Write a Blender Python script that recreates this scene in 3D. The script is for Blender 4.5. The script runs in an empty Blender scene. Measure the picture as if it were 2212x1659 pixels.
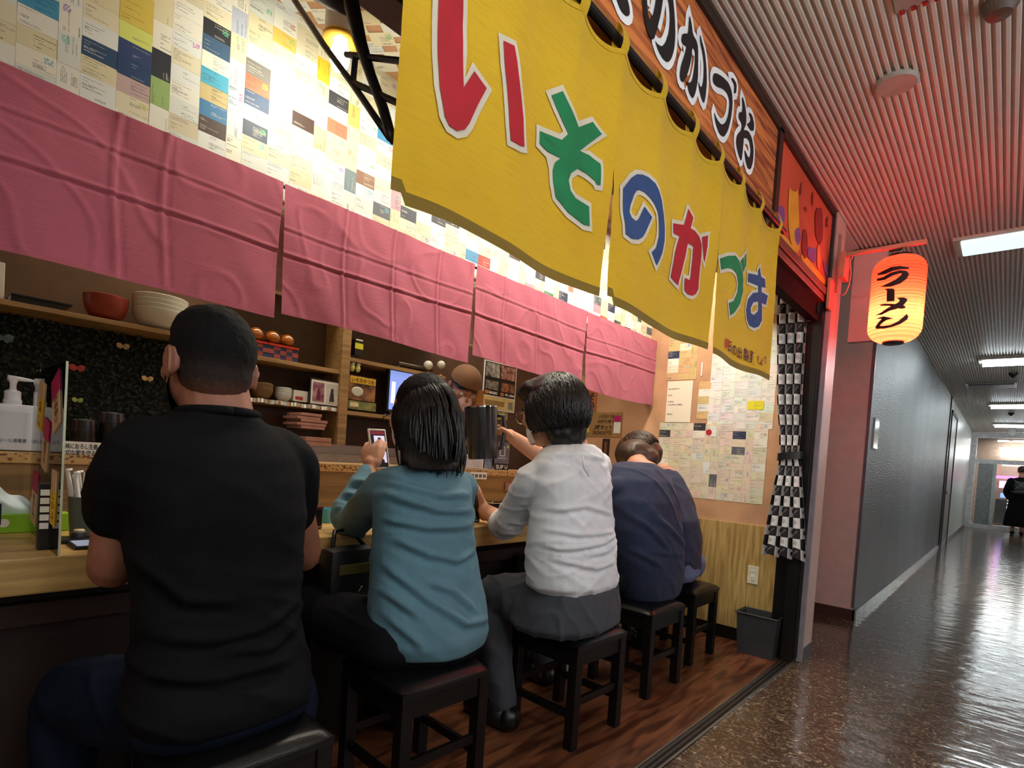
import bpy, bmesh, math, random
from mathutils import Vector as V, Matrix, noise, geometry
R = random.Random(7)
SC = bpy.context.scene
COL = SC.collection
pi = math.pi

# ------------------------------------------------------------------ camera, world, light, exposure
RT = V((0.7421506, 0.6668366, 0.0673897)); DN = V((0.0700052, 0.0228727, -0.9972844)); FW = V((-0.6665671, 0.7448529, -0.0297071))
F, PCX, PCY = 1194.784, 1106.0, 1021.592
CAM = V((0, 0, 1.15))
cd = bpy.data.cameras.new('camera'); co = bpy.data.objects.new('camera', cd); COL.objects.link(co)
cd.sensor_width = 36; cd.sensor_fit = 'HORIZONTAL'; cd.lens = F / 2212 * 36; cd.shift_y = (PCY - 829.5) / 2212; cd.clip_start = 0.05
m = Matrix((RT, -DN, -FW)).transposed().to_4x4(); m.translation = CAM; co.matrix_world = m
SC.camera = co
w = bpy.data.worlds.new('world'); SC.world = w; w.use_nodes = True
w.node_tree.nodes['Background'].inputs[0].default_value = (0.55, 0.6, 0.68, 1); w.node_tree.nodes['Background'].inputs[1].default_value = 0.05
SC.view_settings.view_transform = 'Standard'; SC.view_settings.look = 'None'; SC.view_settings.gamma = 1
SC.view_settings.use_curve_mapping = False; SC.view_settings.exposure = 0.5
TUBE_POWER = 16.0
NEAR_TUBE_POWER = 21.0      # emission of the corridor's fluorescent troughs
def lamp(name, kind, loc, energy, color, size=0.1, rot=None, size_y=None):
    ld = bpy.data.lights.new(name, kind); ld.energy = energy; ld.color = color
    if kind == 'AREA':
        ld.size = size
        if size_y: ld.shape = 'RECTANGLE'; ld.size_y = size_y
    else: ld.shadow_soft_size = size
    lo = bpy.data.objects.new(name, ld); COL.objects.link(lo); lo.location = loc
    if rot: lo.rotation_euler = rot
    return lo
# the shop's own lamps (the bulb tube over the counter, kitchen strip light), a corridor tube, and added fill lights
lamp('counter_strip_light', 'AREA', (-1.62, 2.6, 2.70), 32, (1, .91, .76), .2, None, 2.2)
lamp('kitchen_light', 'AREA', (-2.62, 1.9, 2.70), 18, (1, .91, .76), .3, None, 2.6)
lamp('corridor_tube_light_far', 'AREA', (.35, 8.9, 2.72), 22, (.86, .95, 1), 1.25, None, .2)

lamp('added_side_fill', 'AREA', (1.62, 1.9, 2.0), 21, (.9, .95, 1), .9, (0, pi / 2, 0), 3.0)  # unseen fill added across the corridor to lift the ceiling, sign and backs
lamp('far_shop_fill', 'AREA', (.6, 22.3, 2.75), 160, (.95, .97, 1), 1.8)  # extra fill added behind the far doors to brighten the corridor's end

# ------------------------------------------------------------------ helpers
def ray(px, py): return RT * ((px - PCX) / F) + DN * ((py - PCY) / F) + FW
def PX(px, py, X): d = ray(px, py); return CAM + d * ((X - CAM.x) / d.x)
def PY(px, py, Y): d = ray(px, py); return CAM + d * ((Y - CAM.y) / d.y)
def PZ(px, py, Z): d = ray(px, py); return CAM + d * ((Z - CAM.z) / d.z)
def S(r, g, b):
    f = lambda c: (c / 255 / 12.92) if c <= 10 else ((c / 255 + .055) / 1.055) ** 2.4
    return (f(r), f(g), f(b))

class Ex:
    def __init__(s, nt, o): s.nt, s.o = nt, o
    def m(s, op, b=None, c=None):
        n = s.nt.nodes.new('ShaderNodeMath'); n.operation = op
        for i, x in enumerate((s, b, c)):
            if x is None: continue
            if isinstance(x, Ex): s.nt.links.new(x.o, n.inputs[i])
            else: n.inputs[i].default_value = x
        return Ex(s.nt, n.outputs[0])
    def __add__(s, b): return s.m('ADD', b)
    def __sub__(s, b): return s.m('SUBTRACT', b)
    def __mul__(s, b): return s.m('MULTIPLY', b)
    def fl(s): return s.m('FLOOR')
    def fr(s): return s.m('FRACT')
    def gt(s, b): return s.m('GREATER_THAN', b)
    def lt(s, b): return s.m('LESS_THAN', b)
def nd(nt, t, **kw):
    n = nt.nodes.new('ShaderNode' + t)
    for k, v in kw.items():
        if k in n.inputs.keys(): n.inputs[k].default_value = v
        else: setattr(n, k, v)
    return n
def wn(nt, a, b):
    c = nd(nt, 'CombineXYZ'); nt.links.new(a.o, c.inputs[0]); nt.links.new(b.o, c.inputs[1])
    n = nd(nt, 'TexWhiteNoise', noise_dimensions='3D'); nt.links.new(c.outputs[0], n.inputs['Vector']); return Ex(nt, n.outputs['Value'])
def base(name):
    mt = bpy.data.materials.new(name); mt.use_nodes = True; nt = mt.node_tree
    return mt, nt, nt.nodes['Principled BSDF']
def mixc(nt, fac, a, b):
    n = nd(nt, 'MixRGB')
    if isinstance(fac, (int, float)): n.inputs[0].default_value = fac
    else: nt.links.new(fac.o if isinstance(fac, Ex) else fac, n.inputs[0])
    for i, x in ((1, a), (2, b)):
        if isinstance(x, tuple): n.inputs[i].default_value = (*x, 1)
        else: nt.links.new(x, n.inputs[i])
    return n.outputs[0]
def coords(nt, scale=(1, 1, 1), kind='Object'):
    tc = nd(nt, 'TexCoord'); mp = nd(nt, 'Mapping'); mp.inputs['Scale'].default_value = scale
    nt.links.new(tc.outputs[kind], mp.inputs[0]); return mp.outputs[0]
def mat(name, c, r=.6, metal=0, var=.12, vs=12, stretch=(1, 1, 1), bump=0, bs=60, c2=None, emit=0, spec=None, sheen=0, trans=0, lo=.35, hi=.65, bstretch=None, coat=0):
    mt, nt, b = base(name)
    v = coords(nt, stretch)
    n = nd(nt, 'TexNoise', Scale=vs, Detail=4); nt.links.new(v, n.inputs['Vector'])
    cr = nd(nt, 'ValToRGB'); nt.links.new(n.outputs[0], cr.inputs[0])
    d = c2 or tuple(max(0, x * (1 - var)) for x in c); l = c if c2 else tuple(min(1, x * (1 + var)) for x in c)
    cr.color_ramp.elements[0].color = (*d, 1); cr.color_ramp.elements[0].position = lo; cr.color_ramp.elements[1].color = (*l, 1); cr.color_ramp.elements[1].position = hi
    nt.links.new(cr.outputs[0], b.inputs['Base Color'])
    b.inputs['Roughness'].default_value = r; b.inputs['Metallic'].default_value = metal
    if spec is not None: b.inputs['Specular IOR Level'].default_value = spec
    if sheen: b.inputs['Sheen Weight'].default_value = sheen
    if coat: b.inputs['Coat Weight'].default_value = coat; b.inputs['Coat Roughness'].default_value = .12
    if trans: b.inputs['Transmission Weight'].default_value = trans; b.inputs['IOR'].default_value = 1.45
    if emit: nt.links.new(cr.outputs[0], b.inputs['Emission Color']); b.inputs['Emission Strength'].default_value = emit
    if bump:
        n2 = nd(nt, 'TexNoise', Scale=bs, Detail=5); v2 = coords(nt, bstretch or stretch); nt.links.new(v2, n2.inputs['Vector'])
        bp = nd(nt, 'Bump', Strength=bump, Distance=.01); nt.links.new(n2.outputs[0], bp.inputs['Height']); nt.links.new(bp.outputs[0], b.inputs['Normal'])
    return mt
def wood(name, c1, c2, axis='Y', scale=3, r=.5, dist=4, stretch=12):
    mt, nt, b = base(name)
    s = {'Y': (stretch, 1, stretch), 'X': (1, stretch, stretch), 'Z': (stretch, stretch, 1)}[axis]
    v = coords(nt, s)
    n = nd(nt, 'TexNoise', Scale=scale, Detail=6, Distortion=dist * .2); nt.links.new(v, n.inputs['Vector'])
    cr = nd(nt, 'ValToRGB'); nt.links.new(n.outputs[0], cr.inputs[0])
    cr.color_ramp.elements[0].color = (*c1, 1); cr.color_ramp.elements[0].position = .38; cr.color_ramp.elements[1].color = (*c2, 1); cr.color_ramp.elements[1].position = .62
    nt.links.new(cr.outputs[0], b.inputs['Base Color']); b.inputs['Roughness'].default_value = r
    bp = nd(nt, 'Bump', Strength=.15, Distance=.005); nt.links.new(n.outputs[0], bp.inputs['Height']); nt.links.new(bp.outputs[0], b.inputs['Normal'])
    return mt

def tag(o, label=None, cat=None, group=None, kind=None):
    for k, x in (('label', label), ('category', cat), ('group', group), ('kind', kind)):
        if x: o[k] = x
    return o
def thing(name, label, cat, loc=(0, 0, 0), group=None):
    o = bpy.data.objects.new(name, None); COL.objects.link(o); o.location = loc; o.empty_display_size = .05
    return tag(o, label, cat, group)
def wloc(o):
    p = V((0, 0, 0))
    while o: p = p + V(o.location); o = o.parent
    return p
class MB:
    def __init__(s): s.v, s.f, s.uv, s.col, s.mi, s.cm = [], [], {}, {}, {}, 0
    def add(s, vs, fs, M=None):
        k = len(s.v)
        s.v += [(M @ V(x)) if M else V(x) for x in vs]
        for f in fs: s.mi[len(s.f)] = s.cm; s.f.append([i + k for i in f])
        return s
    def box(s, a, b, M=None):
        (x0, y0, z0), (x1, y1, z1) = a, b
        return s.add([(x0, y0, z0), (x1, y0, z0), (x1, y1, z0), (x0, y1, z0), (x0, y0, z1), (x1, y0, z1), (x1, y1, z1), (x0, y1, z1)],
                     [(0, 3, 2, 1), (4, 5, 6, 7), (0, 1, 5, 4), (1, 2, 6, 5), (2, 3, 7, 6), (3, 0, 4, 7)], M)
    def bbox(s, a, b, bv=.004, M=None):      # box with bevelled edges
        bm = bmesh.new(); bmesh.ops.create_cube(bm, size=1)
        for q in bm.verts: q.co = V([(a[i] + b[i]) / 2 + q.co[i] * (b[i] - a[i]) for i in range(3)])
        bmesh.ops.bevel(bm, geom=bm.edges[:], offset=bv, segments=2, affect='EDGES', profile=.6)
        bm.verts.index_update(); s.add([q.co.copy() for q in bm.verts], [[q.index for q in f.verts] for f in bm.faces], M); bm.free(); return s
    def tube(s, pts, r, n=10, cap=True, sq=1):
        pts = [V(p) for p in pts]; rs = r if isinstance(r, (list, tuple)) else [r] * len(pts)
        k = len(s.v); up = V((0, 0, 1)); prev = None
        for i, p in enumerate(pts):
            t = (pts[min(i + 1, len(pts) - 1)] - pts[max(i - 1, 0)]).normalized()
            a = prev - t * prev.dot(t) if prev else (t.cross(up) if abs(t.z) < .95 else t.cross(V((0, 1, 0))))
            a.normalize(); prev = a; b = t.cross(a)
            for j in range(n):
                q = 2 * pi * j / n; s.v.append(p + a * math.cos(q) * rs[i] + b * math.sin(q) * rs[i] * sq)
        def f(*x): s.mi[len(s.f)] = s.cm; s.f.append(list(x))
        for i in range(len(pts) - 1):
            for j in range(n): f(k + i * n + j, k + i * n + (j + 1) % n, k + (i + 1) * n + (j + 1) % n, k + (i + 1) * n + j)
        if cap: f(*[k + j for j in range(n)][::-1]); f(*[k + (len(pts) - 1) * n + j for j in range(n)])
        return s
    def lathe(s, prof, c=(0, 0, 0), n=24, M=None):
        c = V(c); k = len(s.v)
        for (r, z) in prof:
            for j in range(n):
                q = 2 * pi * j / n; p = V((r * math.cos(q), r * math.sin(q), z)); s.v.append((M @ p if M else p) + c)
        for i in range(len(prof) - 1):
            for j in range(n): s.mi[len(s.f)] = s.cm; s.f.append([k + i * n + j, k + i * n + (j + 1) % n, k + (i + 1) * n + (j + 1) % n, k + (i + 1) * n + j])
        for i in (0, len(prof) - 1):
            if prof[i][0] > 1e-4:
                l = [k + i * n + j for j in range(n)]; s.mi[len(s.f)] = s.cm; s.f.append(l[::-1] if i == 0 else l)
        return s
    def ell(s, c, r, n=16, m=10, M=None):
        prof = [(math.sin(pi * i / m), -math.cos(pi * i / m)) for i in range(m + 1)]
        prof[0] = (1e-5, -1); prof[-1] = (1e-5, 1)
        D = Matrix.Diagonal((*((r,) * 3 if isinstance(r, (int, float)) else r), 1)); 
        return s.lathe(prof, c, n, (M.to_4x4() @ D) if M else D)
    def grid(s, fn, nu, nv, uv=False):
        k = len(s.v)
        for i in range(nu + 1):
            for j in range(nv + 1): s.v.append(V(fn(i / nu, j / nv)))
        for i in range(nu):
            for j in range(nv):
                a = k + i * (nv + 1) + j
                if uv: s.uv[len(s.f)] = [(i / nu, j / nv), ((i + 1) / nu, j / nv), ((i + 1) / nu, (j + 1) / nv), (i / nu, (j + 1) / nv)]
                s.mi[len(s.f)] = s.cm; s.f.append([a, a + nv + 1, a + nv + 2, a + 1])
        return s
    def prism(s, pts, d):     # polygon extruded along vector d
        n = len(pts); d = V(d); P = [V(p) for p in pts]
        tris = geometry.tessellate_polygon([P]); k = len(s.v); s.v += P + [p + d for p in P]
        for t in tris: s.mi[len(s.f)] = s.cm; s.f.append([k + i for i in t][::-1]); s.mi[len(s.f)] = s.cm; s.f.append([k + n + i for i in t])
        for i in range(n): s.mi[len(s.f)] = s.cm; s.f.append([k + i, k + (i + 1) % n, k + n + (i + 1) % n, k + n + i])
        return s
    def build(s, name, mats, parent=None, smooth=False, label=None, kind=None, fixn=True, auto=None):
        o = wloc(parent) if parent else V((0, 0, 0))
        me = bpy.data.meshes.new(name); me.from_pydata([p - o for p in s.v], [], s.f)
        mats = mats if isinstance(mats, (list, tuple)) else [mats]
        for q in mats: me.materials.append(q)
        if len(mats) > 1: me.polygons.foreach_set('material_index', [s.mi[i] for i in range(len(s.f))])
        if s.uv:
            l = me.uv_layers.new(name='UVMap'); 
            for p in me.polygons:
                u = s.uv.get(p.index)
                if u:
                    for a, li in enumerate(p.loop_indices): l.data[li].uv = u[a]
        if s.col:
            ca = me.color_attributes.new('Col', 'FLOAT_COLOR', 'CORNER')
            for p in me.polygons:
                q = s.col.get(p.index, (.5, .5, .5))
                for li in p.loop_indices: ca.data[li].color = (*q, 1)
        if fixn and not s.uv:
            bm = bmesh.new(); bm.from_mesh(me); bmesh.ops.recalc_face_normals(bm, faces=bm.faces[:]); bm.to_mesh(me); bm.free()
        if smooth: me.shade_smooth()
        if auto: me.set_sharp_from_angle(angle=auto)
        ob = bpy.data.objects.new(name, me); COL.objects.link(ob)
        if parent: ob.parent = parent
        return tag(ob, label, None, None, kind)
def dup(root, loc, rz=0, label=None, group=None):
    r = root.copy(); COL.objects.link(r); r.location = loc; r.rotation_euler = (0, 0, rz)
    if label: r['label'] = label
    if group: r['group'] = group
    for ch in list(root.children):
        c = ch.copy(); COL.objects.link(c); c.parent = r
        for g in list(ch.children): d = g.copy(); COL.objects.link(d); d.parent = c
    return r
_tc = {}
def glyphs(txt, bold=0.0):        # triangles of a line of text, unit em, origin lower-left
    k = (txt, bold)
    if k not in _tc:
        cu = bpy.data.curves.new('t', 'FONT'); cu.body = txt; cu.size = 1; cu.offset = bold; cu.resolution_u = 3
        ob = bpy.data.objects.new('t', cu); COL.objects.link(ob)
        me = bpy.data.meshes.new_from_object(ob.evaluated_get(bpy.context.evaluated_depsgraph_get()))
        _tc[k] = ([tuple(v.co) for v in me.vertices], [tuple(p.vertices) for p in me.polygons])
        bpy.data.objects.remove(ob); bpy.data.meshes.remove(me)
    return _tc[k]
def put_text(mb, txt, o, u, v, nrm, bold=0.0, fit=True):
    """text stretched into the parallelogram o + a*u + b*v, lifted along nrm"""
    vs, fs = glyphs(txt, bold)
    if not vs: return
    x0 = min(p[0] for p in vs); x1 = max(p[0] for p in vs); y0 = min(p[1] for p in vs); y1 = max(p[1] for p in vs)
    o, u, v, nrm = V(o), V(u), V(v), V(nrm)
    mb.add([o + u * ((p[0] - x0) / max(x1 - x0, 1e-6)) + v * ((p[1] - y0) / max(y1 - y0, 1e-6)) + nrm for p in vs], fs)
def offset_poly(pts, d):
    """pts 2-D, grown by d, mitred"""
    n = len(pts); A = sum(pts[i][0] * pts[(i + 1) % n][1] - pts[(i + 1) % n][0] * pts[i][1] for i in range(n)); sg = 1 if A > 0 else -1
    out = []
    for i in range(n):
        p0, p1, p2 = V(pts[i - 1]), V(pts[i]), V(pts[(i + 1) % n])
        e1 = (p1 - p0).normalized(); e2 = (p2 - p1).normalized()
        n1 = V((e1.y, -e1.x)) * sg; n2 = V((e2.y, -e2.x)) * sg
        b = n1 + n2
        if b.length < .3: b = n1
        b.normalize(); out.append(p1 + b * d / max(.55, b.dot(n1)))
    return out
def smooth_poly(pts, it=1):
    for _ in range(it):
        q = []
        for i in range(len(pts)):
            a, b = V(pts[i]), V(pts[(i + 1) % len(pts)]); q += [a * .8 + b * .2, a * .2 + b * .8]
        pts = q
    return [V(p) for p in pts]
def fill_fine(pts2, maxlen=.03):
    """fill a 2-D polygon, cut fine enough to follow a curved surface -> verts2, faces"""
    bm = bmesh.new(); vs = [bm.verts.new((p[0], p[1], 0)) for p in pts2]
    tris = geometry.tessellate_polygon([[V((p[0], p[1], 0)) for p in pts2]])
    for t in tris:
        try: bm.faces.new([vs[i] for i in t])
        except ValueError: pass
    for _ in range(5):
        es = [e for e in bm.edges if e.calc_length() > maxlen]
        if not es: break
        bmesh.ops.subdivide_edges(bm, edges=es, cuts=1); bmesh.ops.triangulate(bm, faces=bm.faces[:])
    bm.verts.index_update(); r = ([(q.co.x, q.co.y) for q in bm.verts], [[q.index for q in f.verts] for f in bm.faces]); bm.free(); return r

# ------------------------------------------------------------------ shared materials
black_wood = mat('black_lacquered_wood', S(17, 13, 12), .38, var=.25, spec=.35)
black_leather = mat('black_vinyl_leather', S(13, 13, 15), .3, var=.2, bump=.12, bs=300)
black_plastic = mat('black_plastic', S(18, 18, 19), .35)
black_metal = mat('black_metal', S(20, 18, 17), .4, .3)
dark_paint = mat('dark_brown_paint', S(46, 34, 28), .5)
steel = mat('brushed_steel', S(170, 170, 165), .32, 1, stretch=(1, 14, 14), vs=8)
chrome = mat('chrome', S(210, 210, 210), .12, 1)
white_plastic = mat('white_plastic', S(228, 228, 226), .35, var=.03)
white_paper = mat('white_paper', S(232, 230, 222), .8, var=.04)
ink = mat('black_ink', S(22, 18, 20), .6, var=.05)
white_ink = mat('white_ink', S(235, 235, 232), .6, var=.03)
red_ink = mat('red_ink', S(176, 18, 34), .75, var=.08)
brown_ink = mat('brown_ink', S(92, 52, 22), .7)
pine = wood('pale_pine', S(176, 138, 88), S(205, 168, 112), 'Y', 3, .55)
counter_wood = wood('counter_oak', S(176, 140, 84), S(204, 168, 104), 'Y', 2.2, .38)
def glass(name, c=(1, 1, 1), r=.02, ior=1.45, a=.92):
    mt, nt, b = base(name); nt.nodes.remove(b); out = nt.nodes['Material Output']
    g = nd(nt, 'BsdfGlossy', Roughness=r); t = nd(nt, 'BsdfTransparent'); t.inputs[0].default_value = (*[x * a for x in c], 1)
    fr = nd(nt, 'Fresnel', IOR=ior); ms = nd(nt, 'MixShader')
    nt.links.new(fr.outputs[0], ms.inputs[0]); nt.links.new(t.outputs[0], ms.inputs[1]); nt.links.new(g.outputs[0], ms.inputs[2]); nt.links.new(ms.outputs[0], out.inputs[0])
    return mt
clear = glass('clear_acrylic', (.94, .97, .95)); bowl_glass = glass('frosted_bowl_glass', (.75, .8, .78), .25)
def emat(name, c, s):
    mt, nt, b = base(name); b.inputs['Base Color'].default_value = (*c, 1); b.inputs['Emission Color'].default_value = (*c, 1); b.inputs['Emission Strength'].default_value = s; return mt
# ================================================================== the setting
YE = 3.87      # end wall of the shop
XW = -2.12     # wall above the serving hatch
XB = -3.05     # back of the kitchen
ZC = 2.77
def struct(name, mb, mt, **k): return mb.build(name, mt, kind='structure', **k)
def floor_mat():
    mt, nt, b = base('marbled_vinyl_floor'); v = coords(nt)
    n0 = nd(nt, 'TexNoise', Scale=9, Detail=5, Distortion=1.2); nt.links.new(v, n0.inputs['Vector'])
    n1 = nd(nt, 'TexNoise', Scale=19, Detail=9, Distortion=3.2, Roughness=.7); nt.links.new(v, n1.inputs['Vector'])
    cr = nd(nt, 'ValToRGB'); nt.links.new(n1.outputs[0], cr.inputs[0]); e = cr.color_ramp
    e.elements[0].position = .36; e.elements[0].color = (*S(50, 38, 30), 1); e.elements[1].position = .68; e.elements[1].color = (*S(246, 234, 208), 1)
    x = e.elements.new(.5); x.color = (*S(84, 66, 52), 1); x = e.elements.new(.58); x.color = (*S(140, 118, 94), 1)
    c = mixc(nt, n0.outputs[0], S(70, 52, 42), cr.outputs[0]); nt.links.new(c, b.inputs['Base Color'])
    b.inputs['Roughness'].default_value = .13; b.inputs['Specular IOR Level'].default_value = .55
    nb = nd(nt, 'TexNoise', Scale=9, Detail=2.5); v2 = coords(nt, (.6, 1.2, 1)); nt.links.new(v2, nb.inputs['Vector'])
    bp = nd(nt, 'Bump', Strength=.22, Distance=.02); nt.links.new(nb.outputs[0], bp.inputs['Height']); nt.links.new(bp.outputs[0], b.inputs['Normal'])
    return mt
struct('floor', MB().box((-.905, -3.2, -.05), (1.7, 21.4, 0)).box((-1.6, 3.95, -.05), (-.905, 5.3, 0)), floor_mat())
struct('floor_shop', MB().box((-3.3, -.9, -.05), (-.97, YE + .05, 0)), wood('brown_wood_vinyl', S(66, 34, 22), S(118, 72, 46), 'Y', 2.6, .3, 6, 7))
# sliding door track at the threshold
tr = struct('threshold_track', MB().box((-.972, -.9, -.04), (-.903, 3.74, .002)), dark_paint)
for x0, x1, h, mt in ((-.972, -.965, .008, steel), (-.95, -.943, .006, black_metal), (-.929, -.921, .006, black_metal), (-.91, -.903, .008, steel)):
    MB().box((x0, -.9, .0), (x1, 3.735, h)).build('rail', mt, tr)
# ribbed corridor ceiling: every rib is geometry
def ribs():
    mb = MB(); p = .0272; x = -.905; prof = []
    while x < 1.7: prof += [(x, 0), (x + .011, 0), (x + .0145, .014), (x + .0237, .014)]; x += p
    ys = [-3.2, 2.5, 5, 8, 12, 16, 21.4]; n = len(prof)
    for y in ys: mb.v += [V((a, y, ZC + b)) for a, b in prof]
    for i in range(len(ys) - 1):
        for j in range(n - 1): k = i * n + j; mb.mi[len(mb.f)] = 0; mb.f.append([k, k + 1, k + 1 + n, k + n])
    mb.box((-1.7, 3.9, ZC), (-.905, 5.3, ZC + .03)); return mb
struct('ceiling', ribs(), mat('ceiling_enamel', S(216, 208, 198), .45, var=.03), fixn=False)
struct('ceiling_slab', MB().box((-3.3, -3.2, ZC + .03), (1.8, 21.5, ZC + .1)), dark_paint)
# walls of the corridor
gray_gloss = mat('dark_grey_enamel_wall', S(96, 98, 100), .42, var=.14, vs=2.2, bump=.5, bs=14, stretch=(1, 1, .4), bstretch=(1, .5, 9))
struct('wall_left_far', MB().box((-1.0, 5.28, 0), (-.868, 12.75, ZC)), gray_gloss)
pinkw = mat('salmon_plaster', S(206, 170, 160), .55, var=.05, bump=.05, bs=140)
struct('wall_recess', MB().box((-1.7, 5.262, 0), (-.87, 5.3, ZC)), pinkw)
struct('trim_corner', MB().box((-.882, 5.255, .1), (-.862, 5.28, ZC)), mat('grey_corner_trim', S(92, 84, 92), .4))
struct('baseboard_recess', MB().box((-1.7, 5.25, 0), (-.856, 5.262, .085)).box((-.87, 5.25, 0), (-.856, 5.34, .085)), mat('dark_red_skirting', S(66, 38, 34), .4))
struct('baseboard_left_far', MB().box((-.868, 5.34, 0), (-.856, 20.9, .07)), mat('pale_steel_skirting', S(120, 126, 122), .25, .6))
offwhite = mat('offwhite_wall', S(222, 222, 218), .35, var=.03)
struct('wall_left_end', MB().box((-1.0, 12.78, 0), (-.868, 21.2, ZC)), offwhite)
struct('wall_right', MB().box((1.7, -3.2, 0), (1.8, 21.4, ZC)), mat('white_wall', S(236, 236, 230), .6, var=.02))
struct('wall_behind', MB().box((-1, -3.3, 0), (1.8, -3.2, ZC)), bpy.data.materials['white_wall'])
struct('trim_12', MB().box((-.87, 12.72, 0), (-.85, 12.8, ZC)), black_plastic)
d = struct('door_1', MB().box((-.868, 13.1, .02), (-.86, 14.5, 2.5)), mat('grey_steel_door', S(150, 146, 142), .4))
MB().box((-.862, 14.42, .0), (-.845, 14.52, 2.54)).box((-.862, 13.05, 2.5), (-.845, 14.52, 2.56)).box((-.862, 13.05, 0), (-.845, 13.13, 2.56)).build('door_frame', mat('brown_door_frame', S(70, 48, 42), .5), d)
MB().lathe([(.03, 0), (.03, .05)], (-.83, 13.3, 1.0)).build('door_handle', chrome, d)
# glass doors at the far end
frame_w = mat('white_door_frame', S(240, 240, 244), .4)
g = struct('door_2', MB().box((-.87, 20.88, 0), (-.74, 21.0, ZC)).box((-.87, 20.9, 1.86), (1.7, 21.0, 1.98)).box((-.87, 20.9, 2.6), (1.7, 21, ZC)).box((-.86, 20.9, 0), (1.7, 21, .12)).box((.36, 20.9, 0), (.46, 21, ZC)), frame_w)
MB().box((-.74, 20.94, .12), (.36, 20.95, 1.86)).build('pane', clear, g)
MB().box((.46, 20.94, .12), (1.7, 20.95, 1.86)).build('pane', clear, g)
MB().box((-.74, 20.94, 1.98), (1.7, 20.95, 2.6)).build('pane', clear, g)
MB().box((-.66, 20.9, .12), (-.34, 20.93, 1.86)).build('sliding_leaf', mat('frosted_leaf', S(150, 158, 160), .2), g)
MB().box((-.34, 20.88, .12), (-.26, 20.94, 1.86)).build('door_stile', mat('pale_green_stile', S(196, 214, 208), .3), g)
# the shop seen through the doors
fs = thing('far_shop', 'brightly lit shop with a magenta neon line seen through the far glass doors', 'shop', (0, 23.4, 0))
MB().box((-1.6, 23.4, 0), (2.6, 23.5, 3)).build('back_wall', mat('shop_back', S(120, 96, 80), .6), fs)
MB().box((-1.6, 21.4, -.02), (2.6, 23.4, 0)).build('floor_tiles', mat('shop_floor', S(150, 140, 140), .2), fs)
MB().box((-.3, 23.2, 1.5), (1.9, 23.24, 1.58)).build('neon_tube', emat('magenta_neon', (1, .12, .85), 1.6), fs)
MB().box((-.25, 23.2, 2.2), (1.9, 23.3, 2.32)).build('ceiling_lamp', emat('white_tube', (.9, .97, 1), 22), fs)
MB().box((-.25, 22.9, .1), (.9, 23.1, .85)).build('display_case', black_plastic, fs)
for i, (x, z, w_, h, c, e) in enumerate([(-.2, 1.2, .16, .22, (.9, .3, .8), 1.6), (.12, .98, .34, .34, (.45, .75, .9), .8), (.55, 1.1, .12, .26, (1, .9, .8), 2), (-.15, .9, .14, .14, (.15, .25, .9), 1.2), (.75, 1.3, .2, .15, (1, .7, .35), 2), (.1, 1.38, .2, .1, (1, .55, .25), 1.5)]):
    MB().box((x, 23.14, z), (x + w_, 23.18, z + h)).build('lit_poster', emat('poster_light', c, e), fs)
lt = MB()
for i, ch in enumerate('SNS'): put_text(lt, ch, (.02 + .0 * i, 22.88, .7 - .2 * i), (.22, 0, 0), (0, 0, .16), (0, 0, 0), .03)
lt.build('lettering', white_ink, fs)
# pillar at the shop's far corner
pil = struct('pillar', MB().box((-.985, 3.80, 0), (-.88, 4.02, ZC)), mat('pillar_paint', S(206, 172, 158), .4, var=.04))
MB().box((-.99, 3.795, 0), (-.872, 4.03, .075)).build('skirting', mat('dark_skirting', S(58, 40, 38), .4), pil)
MB().box((-.905, 3.775, .0), (-.872, 3.80, 2.24)).build('edge_trim', mat('pale_edge_trim', S(150, 140, 146), .35), pil)
MB().box((-.885, 3.84, 2.30), (-.868, 3.88, ZC - .12)).build('conduit', mat('conduit_paint', S(150, 130, 120), .5), pil)
# black sliding-door stack
ds = struct('door_3', MB().box((-.975, 3.70, .0), (-.905, 3.775, 2.2)).box((-1.06, 3.76, 0), (-.975, 3.80, 2.2)), black_metal)
for y in (3.705, 3.735, 3.76): MB().box((-.906, y, .02), (-.899, y + .012, 2.2)).build('door_rib', mat('black_rib', S(30, 26, 30), .3, .5), ds)
# ceiling troughs with fluorescent tubes
tube_m = emat('fluorescent_tube', (.86, .96, 1), TUBE_POWER); near_m = emat('fluorescent_tube_near', (.9, .97, 1), NEAR_TUBE_POWER); dim_m = emat('fluorescent_diffuser_dim', (.72, .92, .92), .75)
trough = mat('lamp_trough', S(190, 188, 172), .4)
names = {-2.1: 'corridor ceiling lamp behind the viewer', .15: 'corridor ceiling lamp over the viewer', 4.6: 'wide recessed ceiling lamp with pale green trough, nearest of the row', 8.95: 'bright ceiling tube lamp second along the corridor', 13.8: 'bright ceiling tube lamp third along the corridor', 18.0: 'thin bright ceiling tube lamp just before the far glass doors'}
for y, lb in names.items():
    t = thing('ceiling_lamp', lb, 'ceiling lamp', (.35, y, ZC), 'ceiling lamps along the corridor')
    x0 = -.34; z0 = ZC - .012 if 4 < y < 5 else ZC - .03
    MB().box((x0 - .04, y + (0 if y > 4 else .12), z0 - .005), (1.15, y + (.34 if y > 4 else .22), ZC + .012)).build('housing', trough, t)
    if 4 < y < 5:
        MB().bbox((x0, y + .02, z0 - .016), (1.1, y + .31, z0 - .004), .01).build('diffuser', dim_m, t)
    else: MB().tube([(x0, y + .17, z0 - (.03 if y > 4 else .14)), (1.1, y + .17, z0 - (.03 if y > 4 else .14))], .035, 10).build('tube', tube_m if y > 4 else near_m, t)
pt = thing('wall_plate', 'small glossy plate fixed on the dark corridor wall next to its corner', 'plate', (-.86, 5.5, 1.4)); A, B = PX(1884, 968, -.866), PX(1896, 905, -.866)
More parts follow.
